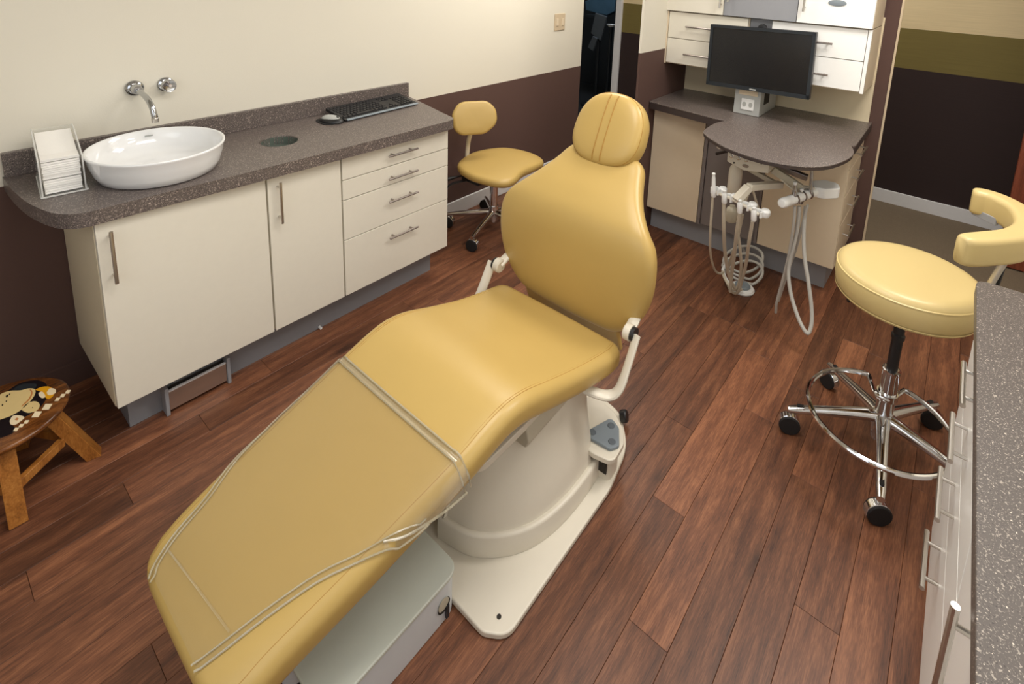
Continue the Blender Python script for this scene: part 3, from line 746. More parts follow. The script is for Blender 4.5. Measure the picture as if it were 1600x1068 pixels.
# monitor on its grey pedestal box
mb = thing('pedestal_box', 'grey metal outlet box carrying the monitor on the worktop', 'box', (3.18, -1.59, ZC))
obj('box_shell', Box(3.032, 3.35, -1.668, -1.522, ZC + .001, ZC + .155), 'grey_pl', mb, bevel=.003)
obj('recess', Box(3.0285, 3.033, -1.650, -1.545, ZC + .115, ZC + .148), 'cab_lam', mb, bevel=.001)
obj('side_slot', Box(3.10, 3.19, -1.6705, -1.6675, ZC + .06, ZC + .135), 'gap', mb)
pl = obj('outlet_plate', Box(3.026, 3.0325, -1.636, -1.565, ZC + .03, ZC + .095), 'white_pl', mb, bevel=.002, label='white double outlet plate')
for y in (-1.618, -1.583): obj('socket', lathe(NB(), [(0, 0), (.011, 0), (.011, .002), (0, .002)], (3.0262, y, ZC + .0625), (-1, 0, 0), 16, 1, 1.3), 'grey_pl', pl)
mo = thing('monitor', 'black flat computer monitor on the grey box, screen dark', 'monitor', (3.0, -1.64, 1.03))
ta = P(1113, 38, x=3.0); tb = P(1278, 51, x=2.985); ba = P(1102, 130, x=3.0); bb = P(1262, 156, x=2.985)
mx_ = (tb - ta).normalized(); mz_ = Vector((.02, 0, 1)).normalized(); mn = mz_.cross(mx_).normalized()
if mn.x > 0: mn = -mn
mc = (ta + tb + ba + bb) / 4; MW = ((tb - ta).length + (bb - ba).length) / 2; MH = ((ta - ba).length + (tb - bb).length) / 2
mz_ = mx_.cross(mn).normalized(); mz_ = mz_ if mz_.z > 0 else -mz_
obj('monitor_body', obox(NB(), mc - mn * .018, mx_, mn, mz_, MW, .036, MH), 'black', mo, bevel=.004)
bz = NB(); t_ = .016
for a, b, sx_, sz_ in ((0, MH / 2 - t_ / 2, MW, t_), (0, -MH / 2 + t_ / 2 + .003, MW, t_ + .006), (-MW / 2 + t_ / 2, 0, t_, MH), (MW / 2 - t_ / 2, 0, t_, MH)):
    obox(bz, mc + mx_ * a + mz_ * b + mn * .003, mx_, mn, mz_, sx_, .006, sz_)
obj('bezel', bz, 'navy', mo, smooth=False)
obj('screen', obox(NB(), mc + mn * .0012 + mz_ * .003, mx_, mn, mz_, MW - 2 * t_ + .002, .002, MH - 2 * t_ - .004), 'screen', mo, smooth=False)
obj('badge', obox(NB(), mc + mn * .0065 - mz_ * (MH / 2 - .009) + mx_ * -.01, mx_, mn, mz_, .035, .0015, .008), 'grey_pl', mo)
obj('monitor_neck', obox(NB(), mc - mn * .033 - mz_ * .04 + mx_ * -.03, mx_, mn, mz_, .06, .024, .262), 'black', mo, bevel=.004)
obj('monitor_knob', lathe(NB(), [(0, -.01), (.022, -.01), (.022, .012), (0, .016)], mc - mn * .03 + mz_ * (MH / 2 - .002), mn, 20), 'black', mo)

# ================================================================== DENTAL CHAIR
ch = thing('dental_chair', 'mustard yellow reclined dental chair with round headrest in the middle of the room', 'dental chair', (1.15, -1.5, 0))
# --- base
def sym(pts, yc=-1.495):                        # mirror a half outline (right side, y < yc) to the left
    return pts + [(x, 2 * yc - y) for x, y in reversed(pts)]
plate_o = rounded(sym([(.765, -1.79), (.80, -1.845), (1.30, -1.835), (1.47, -1.80), (1.58, -1.71), (1.61, -1.56)]), [.04, .05, .3, .2, .12, .12] + [.12, .12, .2, .3, .05, .04], 5)
obj('base_plate', slab(NB(), plate_o, 0.001, .020), 'beige_pl', ch, bevel=.005, seg=3)
for p in ((.815, -1.80), (1.33, -1.812)):
    obj('bolt', lathe(NB(), [(.0, .0), (.006, 0), (.006, .0015), (.0, .0015)], (p[0], p[1], .0202), n=14), 'gap', ch)
def outline(s, x0=.835, x1=1.47, dz=0):
    h = [(x0 + .005, -1.53), (x0 + .035, -1.645), (x0 + .12, -1.735), (1.06, -1.778), (1.20, -1.790), (1.36, -1.772), (x1, -1.70)]
    return h
def ring_at(pts, z): return [(x, y, z) for x, y in pts]
def inset(pts, d, xc=1.15, yc=-1.495):
    out = []
    n = len(pts)
    for i in range(n):
        a = Vector(pts[i - 1]); b = Vector(pts[(i + 1) % n]); t = (b - a).normalized(); nn = Vector((-t.y, t.x))
        p = Vector(pts[i]); c = Vector((xc, yc)) - p
        if nn.dot(c) < 0: nn = -nn
        out.append(tuple(p + nn * d))
    return out
foot = [tuple(p) for p in smooth_path(sym(outline(0)), 6)][:-1] + [(1.47, -1.29)]
rings = [ring_at(foot, .021), ring_at(foot, .086), ring_at(inset(foot, .004), .092), ring_at(inset(foot, .012), .093), ring_at(inset(foot, .016), .090)]
obj('base_skirt', loft(NB(), rings), 'beige_pl', ch, sharp=50)
# cowl: tapering body above the skirt
def cowl(z, t):                                  # t 0 at the skirt, 1 under the seat
    b = inset(foot, .018); out = []
    for x, y in b:
        xx = 1.16 + (x - 1.16) * (1 - .30 * t) + .03 * t; yy = -1.495 + (y + 1.495) * (1 - .34 * t)
        for sg in (-1, 1):                       # cut away beside the switch shelf
            lim = .282 if xx < 1.287 else (.282 - (xx - 1.287) * 1.374 if xx < 1.394 else max(.03, .135 - (xx - 1.394) * 1.1))
            dy = (yy + 1.495) * sg
            if dy > lim: yy = -1.495 + sg * lim
        out.append((xx, yy, z))
    return out
obj('base_cowl', loft(NB(), [cowl(.088, 0), cowl(.10, .02), cowl(.16, .22), cowl(.22, .48), cowl(.28, .74), cowl(.33, .92), cowl(.372, 1.0)]), 'beige_pl', ch, sharp=50)
obj('cowl_ridge', tube(NB(), smooth_path([(1.15, -1.692, .235), (1.16, -1.722, .18), (1.20, -1.748, .142), (1.28, -1.752, .135)], 6), .0035, 8), 'beige_pl', ch)
# foot-switch shelf at the back right of the base
sh_o = rounded([(1.285, -1.60), (1.275, -1.775), (1.29, -1.842), (1.375, -1.834), (1.42, -1.805), (1.462, -1.744), (1.482, -1.646), (1.40, -1.60)], [.01, .02, .025, .05, .05, .05, .03, .01], 5)
obj('switch_shelf', slab(NB(), sh_o, .112, .132), 'beige_pl', ch, bevel=.004, seg=3)
sh_w = rounded([(1.31, -1.62), (1.305, -1.775), (1.315, -1.822), (1.37, -1.817), (1.41, -1.79), (1.448, -1.735), (1.465, -1.65), (1.40, -1.62)], .02, 5)
obj('shelf_side', slab(NB(), sh_w, .020, .113), 'beige_pl', ch)
obj('shelf_recess', Box(1.3035, 1.309, -1.812, -1.775, .05, .105), 'gap', ch)
pd = obj('foot_switch', slab(NB(), rounded([(1.305, -1.712), (1.425, -1.752), (1.405, -1.795), (1.345, -1.832), (1.315, -1.815)], .016, 6), .132, .144), 'pad_grey', ch, bevel=.003, label='grey triangular pad with three round buttons')
for x, y in ((1.330, -1.736), (1.394, -1.770), (1.342, -1.805)):
    obj('button', lathe(NB(), [(0, 0), (.0125, 0), (.0125, .001), (.011, .0025), (.0, .003)], (x, y, .1438), n=20), 'pad_ring', pd)
obj('lock_knob', lathe(NB(), [(0, 0), (.020, 0), (.022, .006), (.022, .020), (.018, .025), (0, .026)], (1.553, -1.722, .034), (.35, -.85, .35), 20), 'black', ch, label='black knob at the back of the base')
# --- seat pan and links
obj('seat_pan', slab(NB(), rounded([(.82, -1.70), (1.34, -1.70), (1.34, -1.27), (.82, -1.27)], .05, 5), .362, .385), 'beige_pl', ch, bevel=.004)
obj('side_cover', loft(NB(), [[(1.02, -1.655, .30), (1.02, -1.70, .30), (1.02, -1.712, .325), (1.02, -1.70, .372), (1.02, -1.655, .372)], [(1.34, -1.655, .335), (1.34, -1.70, .335), (1.34, -1.712, .350), (1.34, -1.70, .382), (1.34, -1.655, .382)]]), 'beige_dk', ch, bevel=.006)
obj('leg_frame', obox(NB(), (.58, -1.46, .365), Vector((.86, 0, .38)).normalized(), (0, 1, 0), Vector((-.38, 0, .86)).normalized(), .52, .34, .02), 'beige_dk', ch, bevel=.004)
for s, yy in ((-1, -1.80), (1, -1.195)):
    yi = yy + (.10 if s < 0 else -.10)
    # J-shaped link: out from under the seat, up to the pivot
    pts = smooth_path([(1.262, yi, .356), (1.285, yy - s * .045, .342), (1.312, yy - s * .004, .335), (1.335, yy + s * .020, .358), (1.380, yy + s * .024, .432), (1.420, yy + s * .024, .504)], 5)
    obj('pivot_arm', tube(NB(), pts, [.020] * 10 + [.020] * 8 + [.018] * (len(pts) - 18), 12, flat=.55), 'beige_pl', ch)
    obj('pivot_washer', lathe(NB(), [(0, 0), (.023, 0), (.023, .012), (0, .012)], (1.425, yy + s * .004, .498), (0, s, 0), 22), 'black', ch)
    obj('pivot_hub', lathe(NB(), [(0, 0), (.022, 0), (.027, .004), (.027, .026), (0, .026)], (1.425, yy - s * .022, .498), (0, s, 0), 22), 'beige_pl', ch)
    obj('back_bracket', tube(NB(), smooth_path([(1.425, yy - s * .010, .50), (1.470, yy - s * .012, .520), (1.50, yy - s * .03, .535), (1.525, yy - s * .08, .545), (1.53, yy - s * .13, .55)], 5), .019, 10, flat=.6), 'beige_pl', ch)
# --- seat and leg cushion in one sweep, foot end first
seat_path = [(.216, .292, -1.29, -1.545), (.228, .300, -1.245, -1.60), (.262, .318, -1.212, -1.650), (.33, .350, -1.203, -1.664), (.46, .400, -1.200, -1.690), (.60, .452, -1.200, -1.714),
             (.745, .506, -1.200, -1.738), (.82, .533, -1.200, -1.744), (.89, .549, -1.200, -1.748), (.97, .541, -1.200, -1.750), (1.09, .500, -1.200, -1.752), (1.22, .462, -1.203, -1.758), (1.34, .440, -1.207, -1.768), (1.40, .434, -1.214, -1.770), (1.442, .433, -1.235, -1.755)]
obj('seat_cushion', cushion(NB(), [(x, z, a + .006, b - .006) for x, z, a, b in seat_path], .082, er=.030, endr=(.030, .034), crown=.006), 'leather', ch, sharp=80)
sp_ = smooth_path([(x, z, a, b) for x, z, a, b in seat_path], 8)
def surf(x, y, up=0.0):
    for p, q in zip(sp_, sp_[1:]):
        if p[0] <= x <= q[0]:
            t = (x - p[0]) / (q[0] - p[0]); z = p[1] + (q[1] - p[1]) * t; a = p[2] + (q[2] - p[2]) * t; b = p[3] + (q[3] - p[3]) * t
            yc = (a + b) / 2; hw = (a - b) / 2
            return z + .006 * max(0, 1 - ((y - yc) / hw) ** 2) + up
    return sp_[0][1] + up
# double stitched seams along both long edges
for side in (2, 3):
    for off in (.024, .031):
        pts = []
        for p in sp_[10:-6]:
            y = p[side] + (-off if side == 2 else off)
            pts.append((p[0], y, p[1] + .0006))
        obj('seam', tube(NB(), pts, .0011, 5), 'seam', ch)
# --- backrest
def bpair(x, z, w_, yc=-1.5): return (x, z, yc + w_, yc - w_)
back_path = [bpair(1.486, .400, .175), bpair(1.478, .420, .225), bpair(1.470, .455, .270), bpair(1.462, .52, .312), bpair(1.456, .60, .336), bpair(1.454, .68, .342), bpair(1.458, .75, .336), bpair(1.478, .81, .312), bpair(1.528, .865, .258), bpair(1.578, .905, .221), bpair(1.626, .940, .194), bpair(1.658, .966, .178), bpair(1.677, .983, .160), bpair(1.690, .996, .138)]
obj('backrest', cushion(NB(), [(x, z, a - .004, b + .004) for x, z, a, b in back_path], .070, er=.030, endr=(.030, .030), crown=.010), 'leather', ch, sharp=80)
obj('lumbar_flap', obox(NB(), (1.515, -1.5, .378), (0, 1, 0), Vector((.94, 0, .34)), Vector((-.34, 0, .94)), .43, .022, .12), 'leather', ch, bevel=.008)
obj('back_shell', cushion(NB(), [(x + .069, z, a - .055, b + .055) for x, z, a, b in back_path[2:-3]], .016, er=.010, endr=(.01, .01)), 'beige_pl', ch, sharp=60)
# --- headrest
hcn = Vector((1.715, -1.500, 1.060)); hn = Vector((-.90, 0, .44)).normalized(); hu = Vector((.44, 0, .90)).normalized(); hl = Vector((0, 1, 0))
def head_out(a, k=1.0):
    c, s_ = math.cos(a), math.sin(a); e = 2 / 2.45
    wdt = .146 - .012 * s_
    return wdt * math.copysign(abs(c) ** e, c) * k, .142 * math.copysign(abs(s_) ** e, s_) * k
rings = []
for k, h in ((.90, -.045), (.965, -.040), (1.0, -.025), (1.01, .0), (1.0, .022), (.965, .036), (.90, .044), (.78, .050), (.55, .054), (.30, .056), (.02, .057)):
    rings.append([hcn + hl * head_out(2 * PI * i / 56, k)[0] + hu * head_out(2 * PI * i / 56, k)[1] + hn * h for i in range(56)])
hr = obj('headrest', loft(NB(), rings), 'leather', ch, sharp=80)
for yo in (.018, -.016):
    pts = []
    for i in range(15):
        v_ = -.128 + .256 * i / 14; kk = math.hypot(yo / .152, v_ / .142)
        hgt = .0565 - .006 * kk ** 2 - (.012 * max(0, kk - .78) / .2)
        pts.append(hcn + hl * yo + hu * v_ + hn * (hgt + .0006))
    obj('channel_seam', tube(NB(), pts, .0022, 6), 'seam', hr)
pts = [hcn + hl * head_out(2 * PI * i / 56, .985)[0] + hu * head_out(2 * PI * i / 56, .985)[1] + hn * .0285 for i in range(56)]
obj('edge_seam', tube(NB(), pts, .0015, 5, closed=True), 'seam', hr)
obj('headrest_bar', obox(NB(), hcn - hn * .055 - hu * .10, hl, hn, hu, .06, .014, .24), 'steel', ch, bevel=.003)

# --- clear vinyl foot cover
vc = thing('foot_cover', 'clear vinyl cover stretched over the lower leg part of the dental chair', 'cover', (.5, -1.45, .40))
# hem curve on the right, inner side, and border on the left (x, y)
hemR = smooth_path([(.745, -1.756), (.70, -1.752), (.62, -1.738), (.56, -1.712), (.504, -1.682), (.435, -1.634), (.358, -1.597), (.285, -1.566), (.231, -1.540)], 5)
hemL = smooth_path([(.745, -1.188), (.64, -1.186), (.523, -1.196), (.443, -1.207), (.361, -1.238), (.288, -1.250), (.245, -1.268), (.228, -1.290)], 5)
def yat(curve, x):
    for p, q in zip(curve, curve[1:]):
        if q[0] <= x <= p[0]: t = (p[0] - x) / max(1e-9, p[0] - q[0]); return p[1] + (q[1] - p[1]) * t
    return curve[-1][1]
def yedge(x, side):
    for p, q in zip(sp_, sp_[1:]):
        if p[0] <= x <= q[0]: t = (x - p[0]) / (q[0] - p[0]); return p[side] + (q[side] - p[side]) * t
    return sp_[0][side]
def vsurf(x, y, up=.0035):
    """height of the cover: over the cushion top, dropping round its rolled edge"""
    z = surf(x, y, up); r = .030
    for side, s in ((2, 1), (3, -1)):
        e = yedge(x, side) + s * .006; d = (e - y) * s
        if d < r: z -= r - math.sqrt(max(0, r * r - (r - max(d, 0)) ** 2)); 
        if d < 0: z -= .002
    return z
bm = NB(); V = []
xs = [.236 + (.745 - .236) * i / 40 for i in range(41)]
for x in xs:
    a, b = yat(hemL, x), yat(hemR, x); row = []
    for j in range(33):
        y = a + (b - a) * j / 32; row.append(bm.verts.new((x, y, vsurf(x, y))))
    V.append(row)
for i in range(40):
    for j in range(32): bm.faces.new((V[i][j], V[i][j + 1], V[i + 1][j + 1], V[i + 1][j]))
o = obj('cover_sheet', bm, 'vinyl_clear', vc, sharp=180)
def on(c, dz=.001): return [(x, y, vsurf(max(x, .24), y, .0035 + dz)) for x, y in c]
topc = [(.748 - .004 * math.sin(PI * j / 24), yedge(.745, 2) + .004 + (yedge(.745, 3) - yedge(.745, 2) - .008) * j / 24) for j in range(25)]
def side_drop(x, side, s, n=6):
    e = yedge(x, side) + s * .008; z = surf(x, e) - .030
    return [(x + .002 * k, e + s * .002, z - .0085 * k) for k in range(n)]
for dx, r_ in ((0, .0024), (-.017, .0018)):
    pts = side_drop(.748 + dx, 2, 1)[::-1] + [(x + dx, y, vsurf(x + dx, y, .005)) for x, y in topc[1:-1]] + side_drop(.748 + dx, 3, -1)
    obj('hem', tube(NB(), smooth_path(pts, 2), r_, 8), 'vinyl_hem', vc)
obj('hem_band', tube(NB(), [(x - .008, y, vsurf(x - .008, y, .0042)) for x, y in topc[1:-1]], .0095, 8, flat=.18), 'vinyl_clear', vc)
for c in (hemR, hemL):
    for k, r_ in ((0, .0022), (1, .0018)):
        cc = []
        for p, q in zip(c, c[1:] + [c[-1]]):
            t = Vector((q[0] - p[0], q[1] - p[1])); t = t.normalized() if t.length > 1e-6 else Vector((-1, 0)); n_ = Vector((-t.y, t.x)) * (.014 if c is hemR else -.011) * k * -1
            cc.append((p[0] + n_.x, p[1] + n_.y))
        if c is hemR: cc = cc[9:]
        obj('hem', tube(NB(), on(cc), r_, 8), 'vinyl_hem', vc)
obj('fold', tube(NB(), [(x, y, vsurf(x, y, .0042)) for x, y in [(.272 + .022 * j / 20, -1.262 - (1.545 - 1.262) * j / 20) for j in range(21)]], .0022, 6, flat=.5), 'vinyl_clear', vc)
# right side panel of the cover, down the cushion's flank
bm = NB(); V = []
for i in range(13):
    x = .745 - .14 * i / 12; e = yedge(x, 3) - .009; z = surf(x, e) - .028; d = .05 * (1 - i / 12) ** .7 + .002
    V.append([bm.verts.new((x, e, z)), bm.verts.new((x, e - .001, z - d * .5)), bm.verts.new((x, e, z - d))])
for a, b in zip(V, V[1:]):
    for j in range(2): bm.faces.new((a[j], a[j + 1], b[j + 1], b[j]))
obj('cover_flank', bm, 'vinyl_clear', vc, sharp=180)
obj('hem', tube(NB(), smooth_path([(.745, yedge(.745, 3) - .010, .43), (.69, yedge(.69, 3) - .011, .425), (.63, yedge(.63, 3) - .012, .43), (.585, yedge(.585, 3) - .006, .432), (.55, yedge(.55, 3) + .012, .434)], 5), .003, 8), 'vinyl_hem', vc)

# ================================================================== FLOOR BOX under the leg rest
fb = thing('floor_box', 'pale grey utility box on the floor under the foot of the chair', 'box', (.58, -1.5, 0))
top = rounded([(.405, -1.69), (.772, -1.69), (.772, -1.30), (.405, -1.30)], [.015, .035, .02, .015], 4)
obj('box_body', slab(NB(), top, .001, .118), 'floorbox_s', fb, bevel=.003)
obj('box_lid', slab(NB(), [(x + (.004 if x > .58 else -.004), y + (-.004 if y < -1.5 else .004)) for x, y in top], .118, .130), 'floorbox', fb, bevel=.004, seg=3)
obj('cable_hole', lathe(NB(), [(0, 0), (.020, 0), (.020, .001), (0, .001)], (.725, -1.6905, .055), (0, -1, 0), 20), 'gap', fb)
obj('hole_cap', lathe(NB(), [(0, 0), (.016, 0), (.017, .002), (0, .003)], (.722, -1.6915, .064), (0, -1, 0), 20), 'beige_dk', fb)
obj('cable_stub', Box(.729, .738, -1.697, -1.690, .012, .050), 'black', fb)
obj('box_lever', tube(NB(), [(.405, -1.60, .11), (.38, -1.60, .115)], .012, 8), 'black', fb)

# ================================================================== STOOLS
def castor(parent, c, z_top, yaw, col='chrome', r=.037):
    """twin-wheel castor: hood, two discs"""
    c = Vector((c[0], c[1], r)); ax = Vector((math.cos(yaw), math.sin(yaw), 0)); fw = Vector((-ax.y, ax.x, 0))
    k = NB()
    rings = []
    for s in (-.013, -.011, .011, .013):
        ring = []
        rr = r * (1.05 if abs(s) < .012 else .98)
        for i in range(13):
            a = R(-20 + 220 * i / 12); ring.append(c + ax * s + (fw * math.cos(a) + Vector((0, 0, 1)) * math.sin(a)) * rr)
        for i in range(13):
            a = R(200 - 220 * i / 12); ring.append(c + ax * s + (fw * math.cos(a) + Vector((0, 0, 1)) * math.sin(a)) * (rr - .004))
        rings.append(ring)
    loft(k, rings)
    ca = obj('castor', k, col, parent)
    for s in (-1, 1):
        obj('wheel', lathe(NB(), [(0, .0), (r * .80, 0), (r, .003), (r, .011), (r * .9, .014), (0, .0145)], c + ax * s * .0045, ax * s, 24), 'black_soft', ca)
    obj('stem', tube(NB(), [c + Vector((0, 0, r * .8)), Vector((c.x, c.y, z_top))], .0065, 10), 'steel', ca)
    return ca

def star_base(parent, c, rad, angs, z_tip=.085, z_hub=.125, w0=.024, w1=.014, inlay=False, yaws=None):
    hub = lathe(NB(), [(0, .06), (.030, .06), (.034, .075), (.034, .14), (.030, .165), (0, .166)], (c[0], c[1], 0), n=28)
    obj('hub', hub, 'chrome', parent)
    for i, a in enumerate(angs):
        a = R(a); d = Vector((math.cos(a), math.sin(a), 0)); s = Vector((-d.y, d.x, 0)); o = Vector((c[0], c[1], 0))
        rings = []
        for t in range(11):
            q = t / 10; r_ = .022 + (rad + .012 - .022) * q
            z = z_hub + (z_tip - z_hub) * q ** 1.15; w_ = w0 + (w1 - w0) * q ** .7; h = .022 - .008 * q
            if t == 10: w_ *= .8; h *= .8
            rings.append([o + d * r_ + s * (w_ * math.cos(R(x))) + Vector((0, 0, z + h * math.sin(R(x)))) for x in range(0, 360, 30)])
        leg = obj('leg', loft(NB(), rings), 'chrome', parent, sharp=60)
        if inlay:
            p = o + d * (rad - .040); zz = z_hub + (z_tip - z_hub) * .85 + .0165
            obj('leg_inlay', slab(NB(), [(p.x + d.x * u + s.x * v, p.y + d.y * u + s.y * v) for u, v in rounded([(-.022, -.007), (.022, -.007), (.022, .007), (-.022, .007)], .005, 4)], zz - .004, zz + .001), 'black', leg)
        e = o + d * rad
        castor(parent, (e.x, e.y), z_tip - .005, (yaws[i] if yaws else a + .6))

st = thing('saddle_stool', 'round pale mustard stool with chrome foot ring and curved arm support at right', 'stool', (2.065, -2.49, 0))
SC = (2.065, -2.49)
star_base(st, SC, .300, [43, 115, 187, 259, 331], .095, .145, .026, .015, inlay=True, yaws=[R(150), R(200), R(-150), R(30), R(-170)])
obj('column', lathe(NB(), [(0, .10), (.0285, .10), (.0275, .325), (.029, .328), (.029, .338), (.022, .340), (0, .340)], SC + (0,), n=28), 'chrome', st)
obj('gas_piston', lathe(NB(), [(0, .33), (.0175, .33), (.0175, .46), (.021, .462), (.021, .475), (.017, .48), (.017, .57), (0, .57)], SC + (0,), n=22), 'black', st)
# foot ring with a dent where it clamps to the column
pts = []
rc = Vector((1.928, -2.48, .235)); RR = .213
for i in range(96):
    a = 2 * PI * i / 96; p = rc + Vector((math.cos(a), math.sin(a), 0)) * RR
    da = (a + PI) % (2 * PI) - PI
    p.x -= .105 * math.exp(-(da / .20) ** 4)
    pts.append(p)
obj('foot_ring', tube(NB(), pts, .0085, 10, closed=True), 'chrome', st)
obj('ring_clamp', lathe(NB(), [(.028, -.012), (.033, -.012), (.033, .012), (.028, .012)], (SC[0], SC[1], .235), n=24, closed_top=False), 'chrome', st)
ss = 2.06, -2.485
seat = obj('seat', lathe(NB(), [(0, -.112), (.180, -.112), (.199, -.107), (.207, -.094), (.213, -.06), (.213, -.026), (.204, -.008), (.190, -.001), (.17, .001), (.10, .0035), (0, .005)], (ss[0], ss[1], .722), (0, 0, 1), 72), 'leather_pale', st, sharp=80)
obj('welt', lathe(NB(), [(.2115, -.0235), (.2140, -.022), (.2138, -.0195), (.2095, -.018)], (ss[0], ss[1], .722), n=72, closed_top=False), 'leather_pale', seat)
obj('welt', lathe(NB(), [(.2088, -.094), (.2095, -.097), (.2050, -.1035)], (ss[0], ss[1], .722), n=72, closed_top=False), 'leather_pale', seat)
obj('seat_plate', box(NB(), 1.975, 2.145, -2.56, -2.41, 0.568, .609), 'black', st, bevel=.012)
obj('lever', tube(NB(), [(2.03, -2.44, .60), (1.98, -2.36, .592), (1.965, -2.335, .592)], [.005, .006, .012], 10), 'black', st)
obj('support_post', tube(NB(), smooth_path([(2.10, -2.53, .61), (2.14, -2.65, .605), (2.155, -2.695, .63), (2.165, -2.70, .70), (2.175, -2.735, .84), (2.175, -2.745, .87)], 6), .011, 12), 'steel', st)
obj('support_rod', tube(NB(), [(2.19, -2.715, .62), (2.20, -2.735, .85)], .006, 10), 'black', st)
# curved arm support
az_t = .955; az_b = .865
arc = smooth_path([(1.885, -2.597), (1.95, -2.655), (2.04, -2.722), (2.15, -2.758), (2.27, -2.750), (2.34, -2.715), (2.375, -2.67), (2.375, -2.62)], 8)
rings = []
na = len(arc)
for i, p in enumerate(arc):
    q0 = Vector(arc[max(0, i - 1)]); q1 = Vector(arc[min(na - 1, i + 1)]); t = (q1 - q0).normalized(); n_ = Vector((t.y, -t.x))
    e = 1.0
    d = min(i, na - 1 - i) / (na - 1) * 12
    if d < 1: e = .55 + .45 * math.sqrt(max(0, 1 - (1 - d) ** 2))
    th_ = .030 + .006 * math.sin(PI * i / (na - 1)); hh = (az_t - az_b) / 2 * (.72 + .28 * e); zm = (az_t + az_b) / 2
    ring = []
    for cx_, cz_, a0 in ((1, 1, 0), (-1, 1, 90), (-1, -1, 180), (1, -1, 270)):
        r_ = .018
        for k in range(5):
            a = R(a0 + 90 * k / 4); u_ = (cx_ * (th_ - r_) + math.cos(a) * r_) * e; v_ = cz_ * (hh - r_) + math.sin(a) * r_
            ring.append((p[0] + n_.x * u_, p[1] + n_.y * u_, zm + v_))
    rings.append(ring)
arm = obj('arm_support', loft(NB(), rings), 'leather_pale', st, sharp=80)
obj('support_plate', tube(NB(), [(2.03, -2.735, .895), (2.18, -2.768, .885), (2.32, -2.745, .895)], .012, 8, flat=.4), 'steel', st)
obj('support_bracket', obox(NB(), (2.345, -2.665, .872), Vector((.5, .55, 0)).normalized(), Vector((-.55, .5, 0)).normalized(), (0, 0, 1), .09, .012, .026), 'grey_lam', st, bevel=.002, label='pale grey metal bracket under the arm support')

# far stool by the left counter
s2 = thing('task_stool', 'mustard task stool with small backrest beyond the left counter', 'stool', (2.305, -.33, 0))
C2 = (2.305, -.33)
star_base(s2, C2, .285, [199, 127, 55, -17, 271], .085, .12, .020, .012, yaws=[R(20)] * 5)
obj('column', lathe(NB(), [(0, .10), (.025, .10), (.025, .30), (0, .302)], C2 + (0,), n=24), 'chrome', s2)
obj('gas_piston', lathe(NB(), [(0, .30), (.015, .30), (.015, .375), (0, .375)], C2 + (0,), n=20), 'black', s2)
obj('mechanism', box(NB(), 2.10, 2.36, -.40, -.25, .372, .402), 'black', s2, bevel=.008)
obj('lever', tube(NB(), [(2.20, -.26, .385), (2.13, -.20, .372), (2.06, -.155, .358)], [.006, .006, .014], 10), 'black', s2)
obj('lever', tube(NB(), smooth_path([(2.10, -.30, .385), (2.03, -.235, .36), (1.985, -.215, .30), (1.965, -.205, .275)], 4), [.012] * 9 + [.018] * 4, 10, flat=.5), 'black', s2)
# waterfall seat: heart-like outline
so = smooth_path([(2.045, -.300), (2.09, -.225), (2.20, -.165), (2.34, -.14), (2.48, -.19), (2.565, -.29), (2.60, -.42), (2.56, -.52), (2.44, -.555), (2.30, -.575), (2.17, -.62), (2.09, -.60), (2.045, -.50), (2.030, -.39), (2.045, -.300)], 5)[:-1]
cs = Vector((2.31, -.37))
rings = []
for k, dz in ((.86, -.052), (.94, -.050), (.985, -.040), (1.0, -.022), (.985, -.008), (.94, 0.001), (.85, .006), (.6, .010), (.3, .011), (.02, .011)):
    rr = []
    for x, y in so:
        p = cs + (Vector((x, y)) - cs) * k; u_ = (p - cs).dot(Vector((.82, -.57))) / .27
        rr.append((p.x, p.y, .470 + dz - .030 * max(0, u_ - .25) ** 1.5 + .010 * max(0, -u_ - .3)))
    rings.append(rr)
obj('seat', loft(NB(), rings), 'leather', s2, sharp=80)
# small backrest
bc = Vector((2.2, -.250, .738)); bl = Vector((.86, -.50, 0)).normalized(); bn = Vector((-.42, -.85, .30)).normalized(); bn = (bn - bl * bn.dot(bl)).normalized(); bu = bl.cross(bn); bu = bu if bu.z > 0 else -bu

rings = []
bo = rounded([(-.125, -.098), (.06, -.098), (.14, -.04), (.135, .05), (.085, .105), (-.09, .105), (-.14, .03)], .075, 6)
for k, h in ((.88, -.022), (.97, -.018), (1.0, -.006), (1.0, .006), (.96, .016), (.86, .020), (.5, .022), (.02, .022)):
    rings.append([bc + bl * u_ * k + bu * v_ * k + bn * (h + .020 * (u_ / .16) ** 2 * k * k) for u_, v_ in bo])
obj('backrest', loft(NB(), rings), 'leather', s2, sharp=80)
obj('back_post', tube(NB(), smooth_path([(2.27, -.30, .388), (2.255, -.15, .388), (2.25, -.14, .43), (2.24, -.16, .55), (2.225, -.205, .66), (2.21, -.235, .70)], 5), .016, 10, flat=.8), 'beige_pl', s2)

